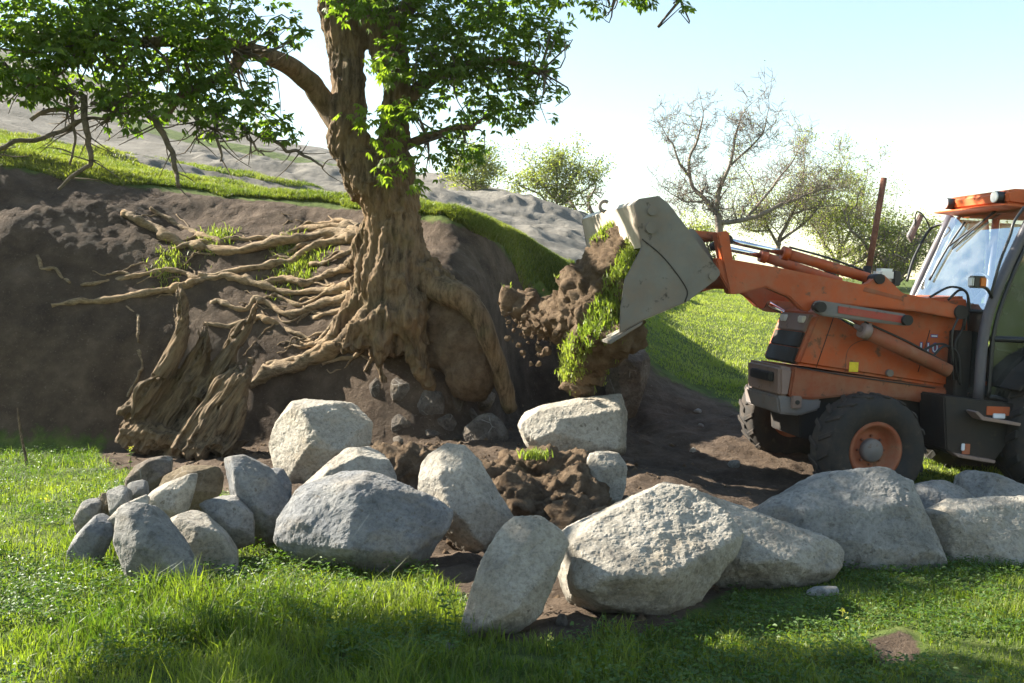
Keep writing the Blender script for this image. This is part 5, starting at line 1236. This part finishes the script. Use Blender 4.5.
limb_tree('bare_tree', 'bare spreading tree right behind the bucket, darkest against the sky', 33,
    [[(720, 290, 5.5), (720, 255, 5.2), (719, 228, 5), (717, 212, 4.5)], [(717, 214, 3.5), (706, 200, 3.2), (694, 188, 2.8), (690, 165, 2.3), (697, 140, 1.6), (702, 118, 1)], [(717, 212, 3.2), (720, 190, 2.8), (730, 165, 2.2), (735, 140, 1.6), (742, 118, 1)],
     [(719, 222, 3.6), (738, 222, 3.3), (760, 214, 3), (782, 203, 2.5), (802, 196, 1.8), (822, 190, 1)], [(692, 178, 2), (680, 165, 1.7), (674, 148, 1.2), (668, 135, .8)], [(730, 168, 1.8), (748, 150, 1.5), (762, 132, 1.1), (768, 116, .7)],
     [(745, 220, 2.2), (765, 196, 1.8), (780, 176, 1.4), (795, 158, .9)], [(706, 200, 1.6), (688, 202, 1.3), (676, 196, .8)]], 5, .62, 3, 900, .06)
limb_tree('tree', 'pale budding tree leaning right behind the loader arms', 36,
    [[(775, 292, 3.5), (777, 262, 3.2), (780, 240, 3)], [(780, 242, 2.6), (790, 215, 2.1), (800, 190, 1.6), (806, 165, 1)], [(779, 246, 2.4), (765, 222, 1.9), (756, 198, 1.4), (752, 178, .9)], [(781, 240, 2.2), (805, 222, 1.8), (822, 200, 1.3), (832, 180, .9)], [(790, 215, 1.6), (812, 208, 1.3), (838, 205, .8)], [(770, 232, 1.5), (748, 228, 1.1), (735, 218, .8)]], 8, .8, 3, 7000, .075)
limb_tree('tree', 'loose yellow-green tree left of the exhaust stack', 38,
    [[(835, 296, 3.2), (836, 275, 3), (838, 258, 2.6)], [(838, 260, 2.2), (848, 236, 1.8), (858, 212, 1.3), (864, 190, .8)], [(837, 262, 2), (822, 240, 1.6), (812, 222, 1.1)], [(840, 258, 1.9), (862, 246, 1.4), (880, 226, .9)], [(838, 256, 1.8), (838, 230, 1.3), (834, 208, .8)]], 9, .8, 3, 9000, .08)
far_tree('bush', 'yellow-green bush behind the mirror and the cab', 880, None, 36, 3.6, 10, 5, 9000, .09, .5, stems=4, cat='bush')
far_tree('bush', 'low green bush below the bare tree beside the bucket', 690, None, 40, 2.6, 13, 4, 7000, .09, .55, stems=4, cat='bush')
far_tree('bush', 'low thicket at the far right seen through the cab', 990, None, 40, 3.4, 14, 4, 7000, .1, .55, stems=4, cat='bush')
limb_tree('bush', 'wide pale green bush on the skyline between tree and bucket', 36,
    [[(556, 214, 2), (556, 205, 2), (556, 198, 1.8)], [(552, 204, 1.4), (535, 192, 1.1), (516, 184, .8)], [(554, 200, 1.4), (540, 180, 1.1), (530, 166, .7)], [(556, 198, 1.4), (557, 178, 1.1), (556, 162, .7)], [(558, 200, 1.4), (573, 180, 1), (580, 164, .7)], [(560, 204, 1.3), (582, 192, 1), (600, 180, .7)]], 11, .5, 2, 7000, .09, 'bushes on the hill crest', 'bush')
far_tree('bush', 'faint leafless sapling left of the bucket on the skyline', 606, None, 37, 2.3, 15, 4, 300, .05, .4, stems=2, cat='bush', group='bushes on the hill crest')
limb_tree('bush', 'small round grey-green bush close to the trunk on the skyline', 34,
    [[(476, 200, 1.6), (476, 194, 1.5), (476, 188, 1.4)], [(475, 192, 1.1), (464, 182, .8), (458, 172, .6)], [(476, 190, 1.1), (474, 172, .8), (472, 158, .6)], [(477, 192, 1.1), (486, 178, .8), (490, 166, .6)]], 12, .4, 2, 5000, .08, 'bushes on the hill crest', 'bush')

# ------------------------------------------------------------------ single weeds, dry stem, grass tufts on the bank
def weed(label, px, py, hpx, seed):
    g = G(px, py); rng = np.random.default_rng(seed); k = g[1] / F; h = hpx * k
    root = empty('flowering_weed', tuple(g)); tag(root, label, 'plant', 'flowering weeds in the front grass')
    P = catmull([(0, 0, -.02), (rng.normal(0, .01), 0, h * .5), (rng.normal(0, .03), rng.normal(0, .02), h)], 9)
    V, Fc = tube(P, np.linspace(.003, .0015, 9), 5); me = mesh('stem', V, Fc, True); fattr(me, 'tone', np.full(len(V), .4)); link('stem', me, MATS['weed_leaf'], root)
    n = 16; i = rng.integers(1, 8, n); a = rng.uniform(0, 6.28, n); A = unit(np.stack([np.cos(a), np.sin(a), np.full(n, .35)], 1)); N = unit(np.stack([-np.cos(a) * .4, -np.sin(a) * .4, np.ones(n)], 1))
    o = leaflets('leaves', P[i], A, N, rng.uniform(.03, .055, n), .018, rng, 'weed_leaf', None, root); o['kind'] = 'stuff'
    n = 14; C = P[-1] + rng.normal(0, .014, (n, 3)) + np.array([0, 0, -.01]); A = unit(rng.normal(0, 1, (n, 3))); o = leaflets('flower_head', C, A, unit(rng.normal(0, 1, (n, 3))), .014, .012, rng, 'flower', None, root); o['kind'] = 'stuff'
for i, (lb, px, py, h) in enumerate([('tallest flowering weed left of the leaning slab', 519, 612, 50), ('thin flowering weed just left of the tallest one', 442, 640, 52), ('bushy flowering weed in front of the leaning slab', 452, 648, 60),
        ('low flowering weed at the left of the flowering group', 418, 650, 40), ('leggy flowering weed in the lower left grass', 330, 668, 50), ('small flowering weed below the lone dry stem', 36, 560, 60), ('leafy weed beside the pile of small stones', 130, 470, 22), ('leafy weed at the lower centre edge', 560, 672, 34), ('thin weed in the sunlit right grass', 850, 650, 40)]):
    weed(lb, px, py, h, 200 + i)
g = G(27, 466); P = catmull([g + np.array([0, 0, -.05]), at(24, 450, g[1]), at(20, 430, g[1]), at(17, 408, g[1])], 13)
V, Fc = tube(wobble(P, .015, 5), np.linspace(.018, .009, 13), 6); o = link('dry_stem', mesh('dry_stem', V - g, Fc, True), MATS['dead_wood']); o.location = g; tag(o, 'lone dry brown stem standing at the far left', 'stem')
for i, (lb, px, py, w, n) in enumerate([('grass tuft between the upper bare roots', 215, 240, 16, 500), ('grass tuft on the bank left of the upper roots', 168, 268, 12, 350), ('grass tuft among the roots nearest the trunk', 285, 246, 14, 350),
        ('mossy grass patch under the middle roots', 298, 272, 22, 600), ('small grass tuft on the right end of the soil heap', 533, 456, 8, 200), ('grass tuft by the rounded pale boulder', 395, 460, 16, 300)]):
    rng = np.random.default_rng(300 + i); g = G(px, py, 6.5); k = g[1] / F
    x = g[0] + rng.normal(0, w * k * .6, n); y = g[1] + rng.normal(0, .12, n); z = height(x, y)
    if i >= 4: z = np.full(n, at(px, py, 8.3)[2] - .02); x = (px - 512) / F * 8.3 + rng.normal(0, .06, n); y = 8.3 + rng.normal(0, .04, n)
    o = blades('grass_tuft', np.stack([x, y, z], 1), rng.uniform(.05, .12, n), .011, 1.0, 'field_blade', rng, lb, kind='stuff', cat='grass')
    o['group'] = 'grass tufts on the bank'

# ------------------------------------------------------------------ added scattering box in place of veiling lens glare
def glare_veil():
    x0, x1, y0, y1, z0, z1 = -420, 420, -170, 640, -4, 16.5
    V = [(x, y, z) for x in (x0, x1) for y in (y0, y1) for z in (z0, z1)]
    me = mesh('glare_veil', V, [(0, 1, 3, 2), (4, 6, 7, 5), (0, 4, 5, 1), (2, 3, 7, 6), (0, 2, 6, 4), (1, 5, 7, 3)])
    m = bpy.data.materials.new('glare_veil'); m.use_nodes = True; t = m.node_tree; t.nodes.remove(t.nodes['Principled BSDF'])
    v = t.nodes.new('ShaderNodeVolumePrincipled'); v.inputs['Color'].default_value = (.95, .96, 1, 1); v.inputs['Density'].default_value = 0.00025; v.inputs['Anisotropy'].default_value = 0.1
    t.links.new(v.outputs[0], t.nodes['Material Output'].inputs['Volume'])
    o = link('glare_veil', me, m); tag(o, 'thin bright veil added over the whole slope in place of lens glare', 'glare_veil', kind='stuff')
glare_veil()
